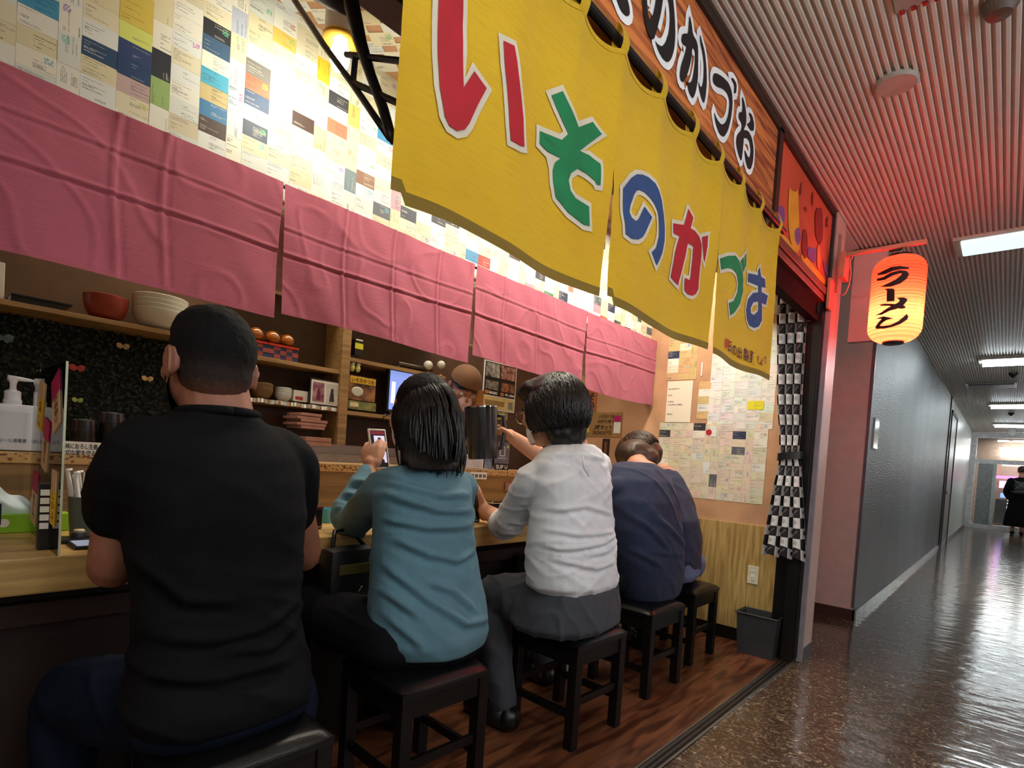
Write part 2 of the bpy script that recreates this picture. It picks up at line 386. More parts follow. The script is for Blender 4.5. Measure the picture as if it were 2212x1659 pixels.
MB().bbox((-.868, A.y, A.z), (-.858, B.y + .05, B.z), .002).build('plate_body', mat('pale_plate', S(170, 190, 186), .15), pt)
# ceiling fittings
v = thing('air_vent', 'black slotted air vent with a pale frame in the corridor ceiling', 'air vent', (-.3, 11.4, ZC))
MB().box((-.6, 11.2, ZC - .03), (0.0, 11.6, ZC - .004)).build('frame', white_plastic, v)
MB().box((-.57, 11.18, ZC - .034), (-.03, 11.56, ZC - .012)).build('slot', black_plastic, v)
v = thing('ceiling_disc', 'round red-lit speaker plate in the ribbed ceiling above the lantern', 'ceiling speaker', (-.45, 2.68, ZC))
MB().lathe([(.001, -.012), (.07, -.012), (.078, -.004), (.078, .014)], (-.45, 2.68, ZC)).build('plate', mat('disc_enamel', S(168, 158, 148), .5), v)
v = thing('ceiling_vent', 'square slotted ceiling plate at the top edge of the picture', 'ceiling vent', (-.33, 2.2, ZC))
MB().box((-.4, 2.12, ZC - .008), (-.26, 2.27, ZC + .002)).build('plate', mat('vent_enamel', S(150, 142, 134), .5), v)
for i in range(4): MB().box((-.39 + i * .032, 2.262, ZC - .009), (-.375 + i * .032, 2.285, ZC + .004)).build('slot', black_plastic, v)
v = thing('smoke_detector', 'dark round detector hanging from the ceiling in the top right corner', 'smoke detector', (-.13, 2.4, ZC))
MB().lathe([(.001, -.05), (.035, -.045), (.05, -.02), (.05, 0)], (-.13, 2.42, ZC)).build('body', mat('detector_shell', S(84, 66, 56), .5), v)
for y, lb in ((10.3, 'small dark sprinkler nozzle beyond the second ceiling lamp'), (15.6, 'small dark sprinkler nozzle before the last ceiling lamp')):
    v = thing('sprinkler', lb, 'sprinkler', (-.1, y, ZC)); MB().lathe([(.001, -.07), (.02, -.06), (.05, -.02), (.05, 0)], (-.05, y, ZC)).build('nozzle', black_metal, v)
v = thing('security_camera', 'small white dome camera on the ceiling by the far doors', 'camera', (0, 19.9, ZC)); MB().ell((-.02, 19.9, ZC - .08), .09).box((-.08, 19.84, ZC - .05), (.04, 19.96, ZC)).build('dome', offwhite, v)
p = thing('hanging_sign_box', 'plain sign box hung under the ceiling behind the red lantern', 'sign box', (-.75, 4.55, ZC - .6))
MB().bbox((-.92, 4.5, 2.12), (-.72, 4.56, ZC - .005), .004).build('panel', pinkw, p)
MB().box((-.93, 4.49, ZC - .03), (-.64, 4.57, ZC - .004)).build('bracket', dark_paint, p)
# shop shell
cork = mat('peach_board', S(196, 150, 112), .7, var=.12, vs=5, bump=.06)
struct('wall_end', MB().box((-3.3, YE, 0), (-.97, YE + .06, ZC)), cork)
struct('wall_kitchen', MB().box((XB - .06, -.9, 0), (XB, YE, ZC)), mat('dark_kitchen_wall', S(86, 58, 40), .7))
struct('wall_shop_near', MB().box((-3.3, -.96, 0), (-.97, -.9, ZC)), cork)
oakv = wood('yellow_oak_panel', S(160, 128, 72), S(198, 166, 104), 'Z', 3.5, .45, 2, 16)
for i, (a, b) in enumerate(((-2.6, -1.62), (-1.612, -.985))):
    struct('wall_panel_%d' % (i + 1), MB().bbox((a, YE - .014, .08), (b, YE, .80), .003), oakv)
struct('baseboard_end', MB().box((-2.6, YE - .022, 0), (-.985, YE, .085)), black_wood)
struct('wall_hatch', MB().box((XW - .05, -.9, 1.72), (XW, YE, ZC)), mat('cream_board', S(214, 206, 176), .8))
struct('ceiling_shop', MB().box((-3.3, -.9, 2.766), (-.97, YE, 2.80)), cork)
beam = mat('dark_beam', S(52, 40, 34), .55, var=.2, stretch=(6, 1, 6), vs=5)
so = struct('soffit', MB().box((-1.40, -.9, 2.36), (-.96, YE, 2.766)), beam)
for x in (-1.34, -1.2, -1.06): MB().bbox((x - .05, -.9, 2.335), (x + .05, YE - .02, 2.36), .004).build('plank', beam, so)
# counters
cn = struct('counter', MB().bbox((-2.42, -.9, .722), (-1.80, YE - .02, .817), .006), counter_wood)
tag(cn, 'long thick pale oak counter slab in front of the kitchen hatch')
MB().box((-2.42, -.9, 0), (-2.0, YE - .02, .722)).build('counter_base', mat('dark_counter_base', S(40, 26, 20), .6, stretch=(1, 1, 8)), cn)
MB().box((-2.0, -.9, .60), (-1.96, YE - .02, .66)).build('under_rail', mat('under_rail_wood', S(54, 34, 26), .6), cn)
lg = struct('ledge', MB().bbox((-2.62, -.9, 1.021), (-2.38, YE - .02, 1.058), .003), pine)
tag(lg, 'raised narrow wooden serving ledge behind the counter')
MB().box((-2.42, -.9, .817), (-2.40, YE - .02, 1.021)).build('front_board', wood('ledge_board', S(116, 88, 50), S(142, 110, 66), 'Y', 2, .5), lg)
def burnt():
    mt, nt, b = base('ledge_inscription'); v = coords(nt, (1, 42, 60)); n = nd(nt, 'TexNoise', Scale=1.6, Detail=3); nt.links.new(v, n.inputs['Vector'])
    c = mixc(nt, Ex(nt, n.outputs[0]).gt(.56), S(196, 158, 100), S(112, 70, 34)); nt.links.new(c, b.inputs['Base Color']); b.inputs['Roughness'].default_value = .6; return mt
MB().box((-2.381, -.85, 1.026), (-2.3785, 3.6, 1.053)).build('inscribed_edge', burnt(), lg)

# ---------------------------------------------------------------- business cards
def card_mat():
    mt, nt, b = base('printed_card')
    tc = nd(nt, 'TexCoord'); sp = nd(nt, 'SeparateXYZ'); nt.links.new(tc.outputs['UV'], sp.inputs[0])
    U, W = Ex(nt, sp.outputs[0]), Ex(nt, sp.outputs[1])
    u, k = U.fr(), U.fl()
    at = nd(nt, 'Attribute', attribute_name='Col'); col = at.outputs['Color']
    row = (W * 13).fl(); rf = (W * 13).fr()
    on = wn(nt, row, k).gt(.52); ln = wn(nt, row + 37, k) * .55 + .12; st = wn(nt, k, k + 5).gt(.5) * .34 + .07
    big = wn(nt, row + 90, k).gt(.86)
    cv = nd(nt, 'CombineXYZ'); nt.links.new((u * 62).o, cv.inputs[0]); nt.links.new((row * 3.7 + k * 5.1).o, cv.inputs[1]); nt.links.new((rf * 1.6).o, cv.inputs[2])
    nz = nd(nt, 'TexNoise', Scale=1.0, Detail=1); nt.links.new(cv.outputs[0], nz.inputs['Vector'])
    ch = Ex(nt, nz.outputs[0]).gt(.47)
    inr = rf.gt(.3) * rf.lt(.78) + big * rf.gt(.08) * rf.lt(.95)
    mask = on * ch * inr.gt(.5) * u.gt(st) * u.lt(st + ln) * W.gt(.08) * W.lt(.93) * u.lt(.95)
    lum = nd(nt, 'RGBToBW'); nt.links.new(col, lum.inputs[0])
    inkc = mixc(nt, Ex(nt, lum.outputs[0]).lt(.22), S(60, 58, 58), S(210, 205, 190))
    # a small picture or logo on some cards
    r1 = wn(nt, k + 11, k); lo = r1.gt(.72) * u.gt(.68) * u.lt(.9) * W.gt(.5) * W.lt(.85)
    hs = nd(nt, 'HueSaturation'); hs.inputs['Color'].default_value = (*S(190, 120, 90), 1); nt.links.new(wn(nt, k + 2, k + 9).o, hs.inputs['Hue'])
    n3 = nd(nt, 'TexNoise', Scale=14, Detail=2); nt.links.new(tc.outputs['UV'], n3.inputs['Vector'])
    c = mixc(nt, mask * .78, col, inkc)
    c = mixc(nt, lo * Ex(nt, n3.outputs[0]).gt(.48) * .8, c, hs.outputs[0])
    nt.links.new(c, b.inputs['Base Color']); b.inputs['Roughness'].default_value = .5
    return mt
CARD = card_mat()
def card_col(dark=.1):
    q = R.random()
    if q < dark: return R.choice([S(44, 46, 54), S(60, 62, 68), S(36, 50, 78), S(70, 46, 38), S(90, 96, 104)])
    if q < dark + .05: return R.choice([S(70, 150, 190), S(214, 190, 90), S(196, 120, 90), S(150, 180, 110), S(190, 150, 160)])
    if q < dark + .4: return R.choice([S(226, 218, 188), S(222, 212, 176), S(216, 206, 176)])
    return R.choice([S(232, 230, 218), S(226, 228, 224), S(236, 232, 214), S(218, 222, 214)])
def card(mb, c, u, v, n, w_, h, col, th=.0006):
    """card centred at c; u along its width, v up, n outward; w_ x h metres"""
    a = c - u * w_ / 2 - v * h / 2; k = len(mb.v)
    for q in (V((0, 0, 0)), n * th):
        mb.v += [a + q, a + u * w_ + q, a + u * w_ + v * h + q, a + v * h + q]
    s = R.randrange(1, 400); e = .02
    i0 = len(mb.f)
    for j, f in enumerate(([4, 5, 6, 7], [0, 1, 5, 4], [1, 2, 6, 5], [2, 3, 7, 6], [3, 0, 4, 7])):
        mb.mi[len(mb.f)] = 0; mb.uv[len(mb.f)] = [(s + e, 0.0), (s + 1 - e, 0), (s + 1 - e, 1), (s + e, 1)] if j == 0 else [(s + .001, .01)] * 4
        mb.col[len(mb.f)] = col; mb.f.append([k + t for t in f])
special = [(300, 75, S(214, 222, 120)), (222, 120, S(44, 74, 110)), (255, 130, S(36, 66, 108)), (305, 130, S(48, 66, 112)), (342, 128, S(40, 46, 56)), (445, 85, S(60, 92, 124)), (443, 180, S(72, 172, 204)),
           (442, 215, S(206, 186, 130)), (440, 245, S(50, 120, 170)), (555, 150, S(120, 116, 110)), (552, 190, S(206, 112, 78)), (550, 228, S(44, 76, 118)), (548, 272, S(40, 60, 84)), (505, 45, S(184, 190, 206)),
           (620, 105, S(226, 190, 96)), (705, 150, S(232, 190, 50)), (760, 250, S(222, 192, 104)), (748, 380, S(112, 132, 138)), (798, 385, S(140, 98, 70)), (868, 455, S(54, 60, 72)), (840, 290, S(46, 146, 196)),
           (297, 200, S(196, 170, 168)), (512, 200, S(190, 206, 216)), (700, 320, S(226, 200, 150)), (1020, 545, S(70, 140, 180)), (1050, 560, S(170, 60, 50)), (1190, 640, S(60, 130, 90)), (1300, 690, S(196, 90, 60))]
spw = [(PX(a, b, XW), c) for a, b, c in special]
wh = bpy.data.objects['wall_hatch']; cs = bpy.data.objects['ceiling_shop']; we = bpy.data.objects['wall_end']
y = .02; cells = []
pat = 'hhhvhhvhhvhhhvhvhhvh'; i = 0
while y < YE - .04:
    t = pat[i % len(pat)]; cw, chh = (.088, .0535) if t == 'h' else (.0535, .088)
    z = 2.02 + R.uniform(0, .03)
    while z < 2.765 - chh * .5:
        top = min(z + chh, 2.764)
        cells.append((y + cw / 2, (z + top) / 2, cw, top - z)); z += chh + .0004
    y += cw + .0006; i += 1
cells.sort(key=lambda c: c[0])
picked = {}
for p, c in spw:
    j = min(range(len(cells)), key=lambda q: (cells[q][0] - p.y) ** 2 + (cells[q][1] - p.z) ** 2)
    picked[j] = c
vis = lambda c: c[0] < 1.32 or (c[1] < 2.02 + .028 * 4)
stuff = MB(); nind = 0
for j, (cy, cz, cw, chh) in enumerate(cells):
    # columns on a wall facing +x: width runs along +y as seen from the shop
    tgt = MB() if (nind < 285 and .1 < cy < 2.3 and (cy < 1.42 or cz < 2.2)) else stuff
    cc = picked.get(j) or card_col(.035 if cy < 1.4 else .1)
    ang = R.uniform(-.012, .012); u = V((0, math.cos(ang), math.sin(ang))); vv = V((0, -math.sin(ang), math.cos(ang)))
    flip = cw < chh
    c3 = V((XW + .0004 + R.uniform(0, .0012), cy, cz))
    if flip and R.random() < .8: card(tgt, c3, vv, -u, V((1, 0, 0)), chh, cw, cc)
    else: card(tgt, c3, u, vv, V((1, 0, 0)), cw, chh, cc)
    if tgt is not stuff: tgt.build('business_card', CARD, wh); nind += 1
stuff.build('business_card', CARD, wh, kind='stuff')
# ceiling cards, pasted askew
for a in range(9):
    for b in range(13):
        cx, cy = -2.08 + a * .088 * .9, .75 + b * .1
        if cx > -1.43: continue
        mb = MB(); an = .62 + R.uniform(-.05, .05); u = V((math.cos(an), math.sin(an), 0)); vv = V((math.sin(an), -math.cos(an), 0))
        card(mb, V((cx + (b % 2) * .04, cy, 2.7652 - R.uniform(0, .002))), u, vv, V((0, 0, -1)), .095, .07, card_col(.08)); mb.build('business_card', CARD, cs)
# end-wall cards: blocks of columns (px boxes on the end wall)
def endblock(px0, py0, px1, py1, dark, tint, skip=0):
    A, B = PY(px0, py1, YE), PY(px1, py0, YE); x = A.x
    while x + .03 < B.x:
        cw, chh = (.088, .053) if R.random() < .8 else (.053, .088); z = A.z
        while z + chh * .6 < B.z:
            if R.random() > skip:
                cc = tint and R.random() < .8 and tuple(t * R.uniform(.9, 1.05) for t in tint) or card_col(dark)
                mb = MB(); c3 = V((x + cw / 2, YE - .001 - R.uniform(0, .0015), z + chh / 2)); an = R.uniform(-.02, .02)
                u = V((math.cos(an), 0, math.sin(an))); vv = V((-math.sin(an), 0, math.cos(an)))
                if cw < chh: card(mb, c3, vv, -u, V((0, -1, 0)), chh, cw, cc)
                else: card(mb, c3, u, vv, V((0, -1, 0)), cw, chh, cc)
                mb.build('business_card', CARD, we)
            z += chh + .001
        x += cw + .001
endblock(1527, 690, 1668, 925, .08, S(232, 232, 224))
endblock(1424, 735, 1440, 905, .5, None)
endblock(1440, 720, 1520, 822, .22, S(208, 176, 124))
endblock(1505, 825, 1527, 905, .35, S(214, 182, 128))
endblock(1415, 915, 1655, 1066, .14, S(224, 212, 190), .02)
endblock(1560, 600, 1690, 690, .15, S(222, 206, 160))
for (a, b, c, d, colr) in [(1437, 822, 1498, 912, S(236, 228, 206)), (1514, 783, 1519, 812, S(235, 235, 235)), (1615, 866, 1651, 885, S(226, 218, 30)), (1527, 921, 1549, 943, S(232, 230, 226)), (1395, 952, 1416, 1000, S(226, 230, 234))]:
    A, B = PY(a, d, YE), PY(c, b, YE); mb = MB()
    card(mb, V(((A.x + B.x) / 2, YE - .004, (A.z + B.z) / 2)), V((1, 0, 0)), V((0, 0, 1)), V((0, -1, 0)), B.x - A.x, B.z - A.z, colr, .001); mb.build('pasted_sheet', CARD, we)
c = PY(1532, 934, YE); MB().lathe([(.001, 0), (.021, 0), (.021, .002), (.001, .002)], c - V((0, .006, 0)), 24, Matrix.Rotation(pi / 2, 4, 'X')).build('red_seal', red_ink, we)
# ================================================================== shop front
XS = -.9
sign_wood = wood('stained_sign_wood', S(134, 58, 30), S(222, 130, 66), 'Y', 2.2, .62, 5, 16)
sg = thing('sign_board', 'long brown wood-grain shop sign with black white-edged hiragana over the yellow curtain', 'sign', (XS, 0, 2.35))
MB().bbox((XS - .04, -.9, 2.352), (XS, 2.685, 2.735), .004).build('board', sign_wood, sg)
MB().box((XS - .045, -.9, 2.735), (XS + .012, 2.735, ZC)).build('top_rail', dark_paint, sg)
MB().box((XS - .045, 2.685, 2.33), (XS + .012, 2.735, 2.75)).build('end_rail', mat('maroon_rail', S(52, 26, 22), .4), sg)
MB().bbox((XS - .04, -.9, 2.325), (XS + .015, 2.735, 2.356), .006).build('bottom_rail', wood('orange_rail', S(128, 70, 34), S(188, 122, 62), 'Y', 2, .4), sg)
def on_plane(polys, X, off, sc, grow=0, sm=1, x_fn=None, fine=.05):
    """px outlines (local zoom coords) put on the plane x=X"""
    ox, oy, s = sc; mb = MB()
    for k, pl in enumerate(polys):
        q = [PX(ox + a * s, oy + b * s, X) for a, b in pl]; p2 = [(p.y, p.z) for p in q]
        if sm: p2 = smooth_poly(p2, sm)
        if grow: p2 = offset_poly(p2, grow)
        vs, fs = fill_fine(p2, fine)
        mb.add([(X + (x_fn(a, b) if x_fn else 0) + off + k * .00008, a, b) for a, b in vs], fs)
    return mb
SL = [[[(375, -60), (375, 0), (385, 120), (405, 230), (430, 310), (470, 352), (500, 250), (530, 130), (550, 0), (555, -60), (490, -60), (490, 0), (470, 110), (440, 185), (418, 120), (412, 0), (410, -60)],
       [(560, -62), (630, -60), (650, 150), (655, 300), (645, 430), (620, 510), (590, 540), (550, 510), (510, 440), (480, 345), (500, 380), (540, 405), (570, 370), (600, 280), (610, 150), (595, 0)]],
      [[(130, -60), (225, -60), (260, 50), (268, 130), (240, 150), (190, 100)]],
      [[(775, 125), (795, 210), (805, 300), (835, 350), (850, 410), (850, 560), (848, 680), (830, 790), (805, 850), (775, 800), (748, 690), (775, 715), (800, 690), (820, 560), (825, 440), (800, 405), (790, 520), (765, 620), (745, 670), (722, 710), (700, 690), (692, 640), (705, 560), (735, 470), (752, 400), (725, 390), (705, 350), (712, 300), (735, 290), (765, 295)],
       [(865, 290), (880, 350), (905, 440), (920, 560), (925, 700), (915, 820), (900, 890), (880, 850), (860, 770), (850, 690), (865, 740), (880, 750), (895, 690), (900, 560), (885, 440), (868, 370)]],
      [[(975, 670), (985, 630), (1010, 630), (1060, 660), (1110, 710), (1140, 790), (1145, 900), (1130, 1020), (1105, 1120), (1070, 1175), (1035, 1150), (1000, 1060), (985, 950), (1010, 1020), (1050, 1070), (1085, 1050), (1110, 980), (1120, 870), (1100, 800), (1060, 760), (1010, 745), (980, 710)],
       [(1130, 670), (1150, 670), (1180, 720), (1175, 800), (1155, 800), (1160, 730)]],
      [[(1225, 820), (1245, 870), (1262, 970), (1262, 1060), (1240, 1110), (1240, 1200), (1230, 1300), (1220, 1385), (1195, 1320), (1175, 1230), (1180, 1160), (1220, 1110), (1225, 1060), (1195, 1010), (1200, 960), (1230, 960)],
       [(1240, 1110), (1280, 1120), (1310, 1180), (1325, 1270), (1320, 1380), (1300, 1450), (1275, 1440), (1255, 1370), (1245, 1270), (1275, 1340), (1290, 1350), (1300, 1290), (1290, 1210), (1265, 1180), (1235, 1185)],
       [(1280, 960), (1310, 980), (1330, 1060), (1325, 1120), (1300, 1120), (1265, 1060), (1290, 1050), (1300, 1020)]]]
zc = (1290, 0, .2532)
for L in SL:
    on_plane(L, XS, .003, zc, .021).build('letter_edge', mat('letter_white', S(250, 252, 254), .5), sg, fixn=False) if L is SL[0] else on_plane(L, XS, .003, zc, .021).build('letter_edge', bpy.data.materials['letter_white'], sg, fixn=False)
    on_plane(L, XS, .0052, zc, 0).build('letter', ink, sg, fixn=False)
# festive panel beyond the sign
fp = thing('festive_panel', 'orange-red panel with yellow and purple shapes between the sign and the pillar', 'panel', (XS, 3.2, 2.3))
pb = [PX(1685, 515, XS), PX(1790, 627, XS)]
MB().bbox((XS - .03, 2.737, pb[0].z), (XS - .004, 3.79, 2.735), .003).build('print', mat('festive_red', S(206, 84, 56), .4, var=.12, vs=4), fp)
for nm, c_, pl_ in (('yellow', S(224, 160, 44), [[(150, 290), (165, 315), (185, 322), (197, 300), (203, 500), (206, 640), (160, 590), (145, 480)], [(205, 640), (240, 655), (290, 715), (352, 790), (352, 815), (232, 705)], [(96, 520), (140, 560), (205, 645), (150, 610), (98, 560)]]), ('purple', S(120, 76, 138), [[(90, 402), (112, 390), (128, 410), (130, 470), (104, 482), (90, 460)], [(178, 515), (205, 500), (212, 560), (196, 602), (180, 565)], [(250, 600), (270, 612), (290, 608), (288, 690), (262, 672), (246, 650)], [(325, 665), (345, 700), (356, 745), (352, 775), (330, 725)]]), ('dark_red', S(140, 34, 32), [[(222, 515), (238, 512), (246, 560), (243, 650), (226, 672), (214, 600)], [(285, 405), (322, 402), (326, 560), (306, 600), (284, 540)], [(208, 290), (216, 262), (214, 330), (206, 344)], [(268, 330), (276, 320), (275, 385), (266, 398)], [(342, 450), (352, 448), (350, 505), (338, 500)], [(225, 400), (240, 395), (242, 430)]]), ('pale_orange', S(232, 130, 84), [[(294, 602), (306, 592), (313, 640), (309, 722), (294, 712)]])):
    on_plane(pl_, XS - .004, .0012 + .0003 * len(nm), (1640, 280, .42), 0, 1).build('printed_shape', mat('festive_' + nm, c_, .45), fp, fixn=False)
MB().box((XS - .045, 2.737, 2.737), (XS + .012, 3.795, ZC)).build('top_rail', dark_paint, fp)
fr_m = mat('red_brown_frame', S(120, 58, 44), .38)
MB().bbox((XS - .04, 2.737, pb[0].z - .045), (XS + .012, 3.80, pb[0].z), .004).bbox((XS - .03, 2.737, pb[0].z - .085), (XS + .004, 3.80, pb[0].z - .047), .004).build('lower_frame', fr_m, fp)
MB().bbox((XS - .03, 3.765, pb[0].z), (XS + .012, 3.80, 2.735), .004).build('end_frame', mat('black_frame', S(40, 26, 24), .4), fp)
hd = struct('trim_header_and_gap_backing', MB().box((XS - .07, 2.735, pb[0].z - .2), (XS - .02, 3.80, pb[0].z - .06)).box((-.955, .55, 2.19), (-.94, 2.735, 2.36)), mat('black_header_and_gap', S(6, 5, 5), .9, spec=.1))  # second box: black backing added so the shaded gap behind the rod stays dark
# --------------------------------------------------- yellow curtain
rod = thing('curtain_rod', 'black rod carrying the yellow curtain under the sign board', 'rod', (-.865, .5, 2.315))
MB().tube([(-.876, .45, 2.305), (-.876, 2.80, 2.305)], .013, 12).build('pole', black_metal, rod)
LP = [PX(a, b, -.862).y for a, b in ((1255, 20), (1340, 122), (1425, 215), (1495, 303), (1550, 368), (1597, 405), (1640, 445), (1680, 480))]
LP = [LP[0] - .42, LP[0] - .21] + LP
LP = [q for q in LP if q > .58]
def nfold(y, z):
    t = max(0, min(1, (2.3 - z) / .7))
    a = .006 * math.sin(y * 9.5 + .6) + .0035 * math.sin(y * 27 + z * 5) * (1 - t * .5)
    dl = min(abs(y - q) for q in LP); a += .008 * math.exp(-(dl / .03) ** 2) * (1 - t) ** 2
    return a + .008 * noise.noise(V((y * 3, z * 3, 5))) + .002 * noise.noise(V((y * 4, z * 24, 9)))
def ntop(y):
    ds = sorted(abs(y - q) for q in LP); g = [q for q in LP if q <= y]; h = [q for q in LP if q > y]
    if not g or not h: return 2.262
    u = (y - g[-1]) / (h[0] - g[-1]); return 2.264 - .026 * math.sin(pi * u) * min(1, (h[0] - g[-1]) / .2)
def noren_mat(name, c1, c2, tr=.2):
    mt, nt, b = base(name); v = coords(nt, (1, 2.2, 26)); n = nd(nt, 'TexNoise', Scale=7, Detail=5); nt.links.new(v, n.inputs['Vector'])
    v0 = coords(nt); n0 = nd(nt, 'TexNoise', Scale=3.2, Detail=3); nt.links.new(v0, n0.inputs['Vector'])
    a = nd(nt, 'ValToRGB'); nt.links.new(n.outputs[0], a.inputs[0]); a.color_ramp.elements[0].position = .3; a.color_ramp.elements[0].color = (*[x * .86 for x in c1], 1); a.color_ramp.elements[1].position = .55; a.color_ramp.elements[1].color = (*c1, 1)
    c = mixc(nt, n0.outputs[0], a.outputs[0], c2); nt.links.new(c, b.inputs['Base Color']); b.inputs['Roughness'].default_value = .85; b.inputs['Sheen Weight'].default_value = .15
    wv = nd(nt, 'TexNoise', Scale=420, Detail=1); nt.links.new(v0, wv.inputs['Vector'])
    ad = Ex(nt, n.outputs[0]) * .6 + Ex(nt, wv.outputs[0]) * .4
    bp = nd(nt, 'Bump', Strength=.35, Distance=.004); nt.links.new(ad.o, bp.inputs['Height']); nt.links.new(bp.outputs[0], b.inputs['Normal'])
    t = nd(nt, 'BsdfTranslucent'); nt.links.new(c, t.inputs[0]); ms = nd(nt, 'MixShader'); ms.inputs[0].default_value = tr
    out = nt.nodes['Material Output']; nt.links.new(b.outputs[0], ms.inputs[1]); nt.links.new(t.outputs[0], ms.inputs[2]); nt.links.new(ms.outputs[0], out.inputs[0])
    return mt
yel = noren_mat('yellow_cotton', S(230, 192, 24), S(214, 164, 18))
hem = noren_mat('faded_hem', S(150, 122, 34), S(120, 96, 30))
NP = [(.585, 1.262, 1.268), (1.302, 1.988, 1.992), (2.030, 2.66, 2.70)]
WD = [('leftmost yellow curtain panel with a red and a green hiragana', 1.596), ('middle yellow curtain panel with a blue and a red hiragana', 1.586), ('rightmost yellow curtain panel with green and blue hiragana over a line of small kanji', 1.580)]
za, zb, ze = (840, 0, .3014), (1290, 340, .2411), (1530, 540, .16878)
red, grn, blu = red_ink, mat('green_dye', S(22, 120, 72), .85, var=.08), mat('blue_dye', S(44, 72, 122), .85, var=.1)
edge_w = mat('undyed_edge', S(212, 200, 178), .9, var=.05)
LT = [[(za, red, [[(345, -150), (335, 0), (318, 200), (315, 420), (330, 640), (365, 850), (400, 920), (455, 955), (510, 945), (545, 900), (605, 770), (670, 650), (585, 528), (503, 645), (500, 400), (510, 120), (515, -150)],
                  [(785, 315), (865, 350), (905, 560), (945, 860), (962, 1055), (930, 1055), (845, 1020), (820, 700)]]),
       (za, grn, [[(1168, 682), (1242, 655), (1358, 912), (1465, 872), (1525, 962), (1372, 1080), (1440, 1110), (1515, 1175), (1518, 1205), (1510, 1330), (1488, 1325), (1478, 1298), (1420, 1245), (1355, 1208), (1310, 1240), (1295, 1290), (1305, 1365), (1340, 1420), (1435, 1480), (1440, 1620), (1400, 1610), (1290, 1520), (1210, 1410), (1190, 1300), (1190, 1220), (1205, 1160), (1240, 1130), (1150, 1080), (1090, 1022), (1090, 935), (1170, 965), (1245, 1000), (1285, 960)]])],
      [(zb, blu, [[(190, 295), (270, 195), (330, 158), (390, 160), (440, 185), (490, 240), (520, 300), (550, 390), (570, 520), (578, 650), (570, 760), (550, 860), (525, 930), (502, 975), (455, 858), (490, 820), (515, 720), (520, 600), (510, 500), (480, 420), (440, 360), (400, 320), (350, 300), (320, 310), (290, 350), (255, 440), (248, 500), (270, 550), (310, 580), (335, 560), (395, 448), (458, 545), (400, 680), (370, 725), (330, 745), (270, 740), (215, 695), (210, 600), (195, 500), (190, 400)]]),
       (zb, red, [[(815, 460), (862, 540), (835, 635), (880, 660), (920, 710), (940, 780), (935, 880), (920, 1020), (905, 1180), (880, 1225), (850, 1240), (810, 1225), (785, 1190), (785, 1080), (825, 1100), (835, 1060), (850, 900), (860, 800), (808, 768), (770, 950), (730, 1145), (655, 1075), (690, 850), (740, 708), (680, 680), (680, 590), (775, 605)],
                  [(945, 712), (992, 700), (985, 800), (962, 940), (955, 900), (948, 800)]])],
      [(zb, grn, [[(1075, 910), (1150, 885), (1215, 885), (1260, 950), (1290, 1030), (1300, 1100), (1300, 1200), (1270, 1310), (1220, 1390), (1178, 1418), (1165, 1305), (1205, 1290), (1240, 1220), (1250, 1130), (1230, 1050), (1195, 1005), (1150, 995), (1085, 1010)],
                  [(1262, 930), (1298, 895), (1318, 990), (1300, 1030)], [(1308, 888), (1328, 858), (1335, 965), (1324, 988)]]),
       (zb, blu, [[(1362, 1035), (1435, 1055), (1500, 1090), (1500, 1170), (1440, 1150), (1360, 1110)], [(1442, 1010), (1455, 985), (1465, 1060), (1467, 1240), (1440, 1240)],
                  [(1467, 1205), (1400, 1215), (1360, 1270), (1340, 1360), (1345, 1450), (1365, 1505), (1407, 1528), (1407, 1415), (1382, 1395), (1380, 1350), (1400, 1300), (1442, 1290)],
                  [(1405, 1528), (1440, 1515), (1465, 1460), (1467, 1230), (1442, 1250), (1435, 1380), (1403, 1415)], [(1440, 1205), (1480, 1215), (1520, 1240), (1505, 1322), (1460, 1300)]])]]
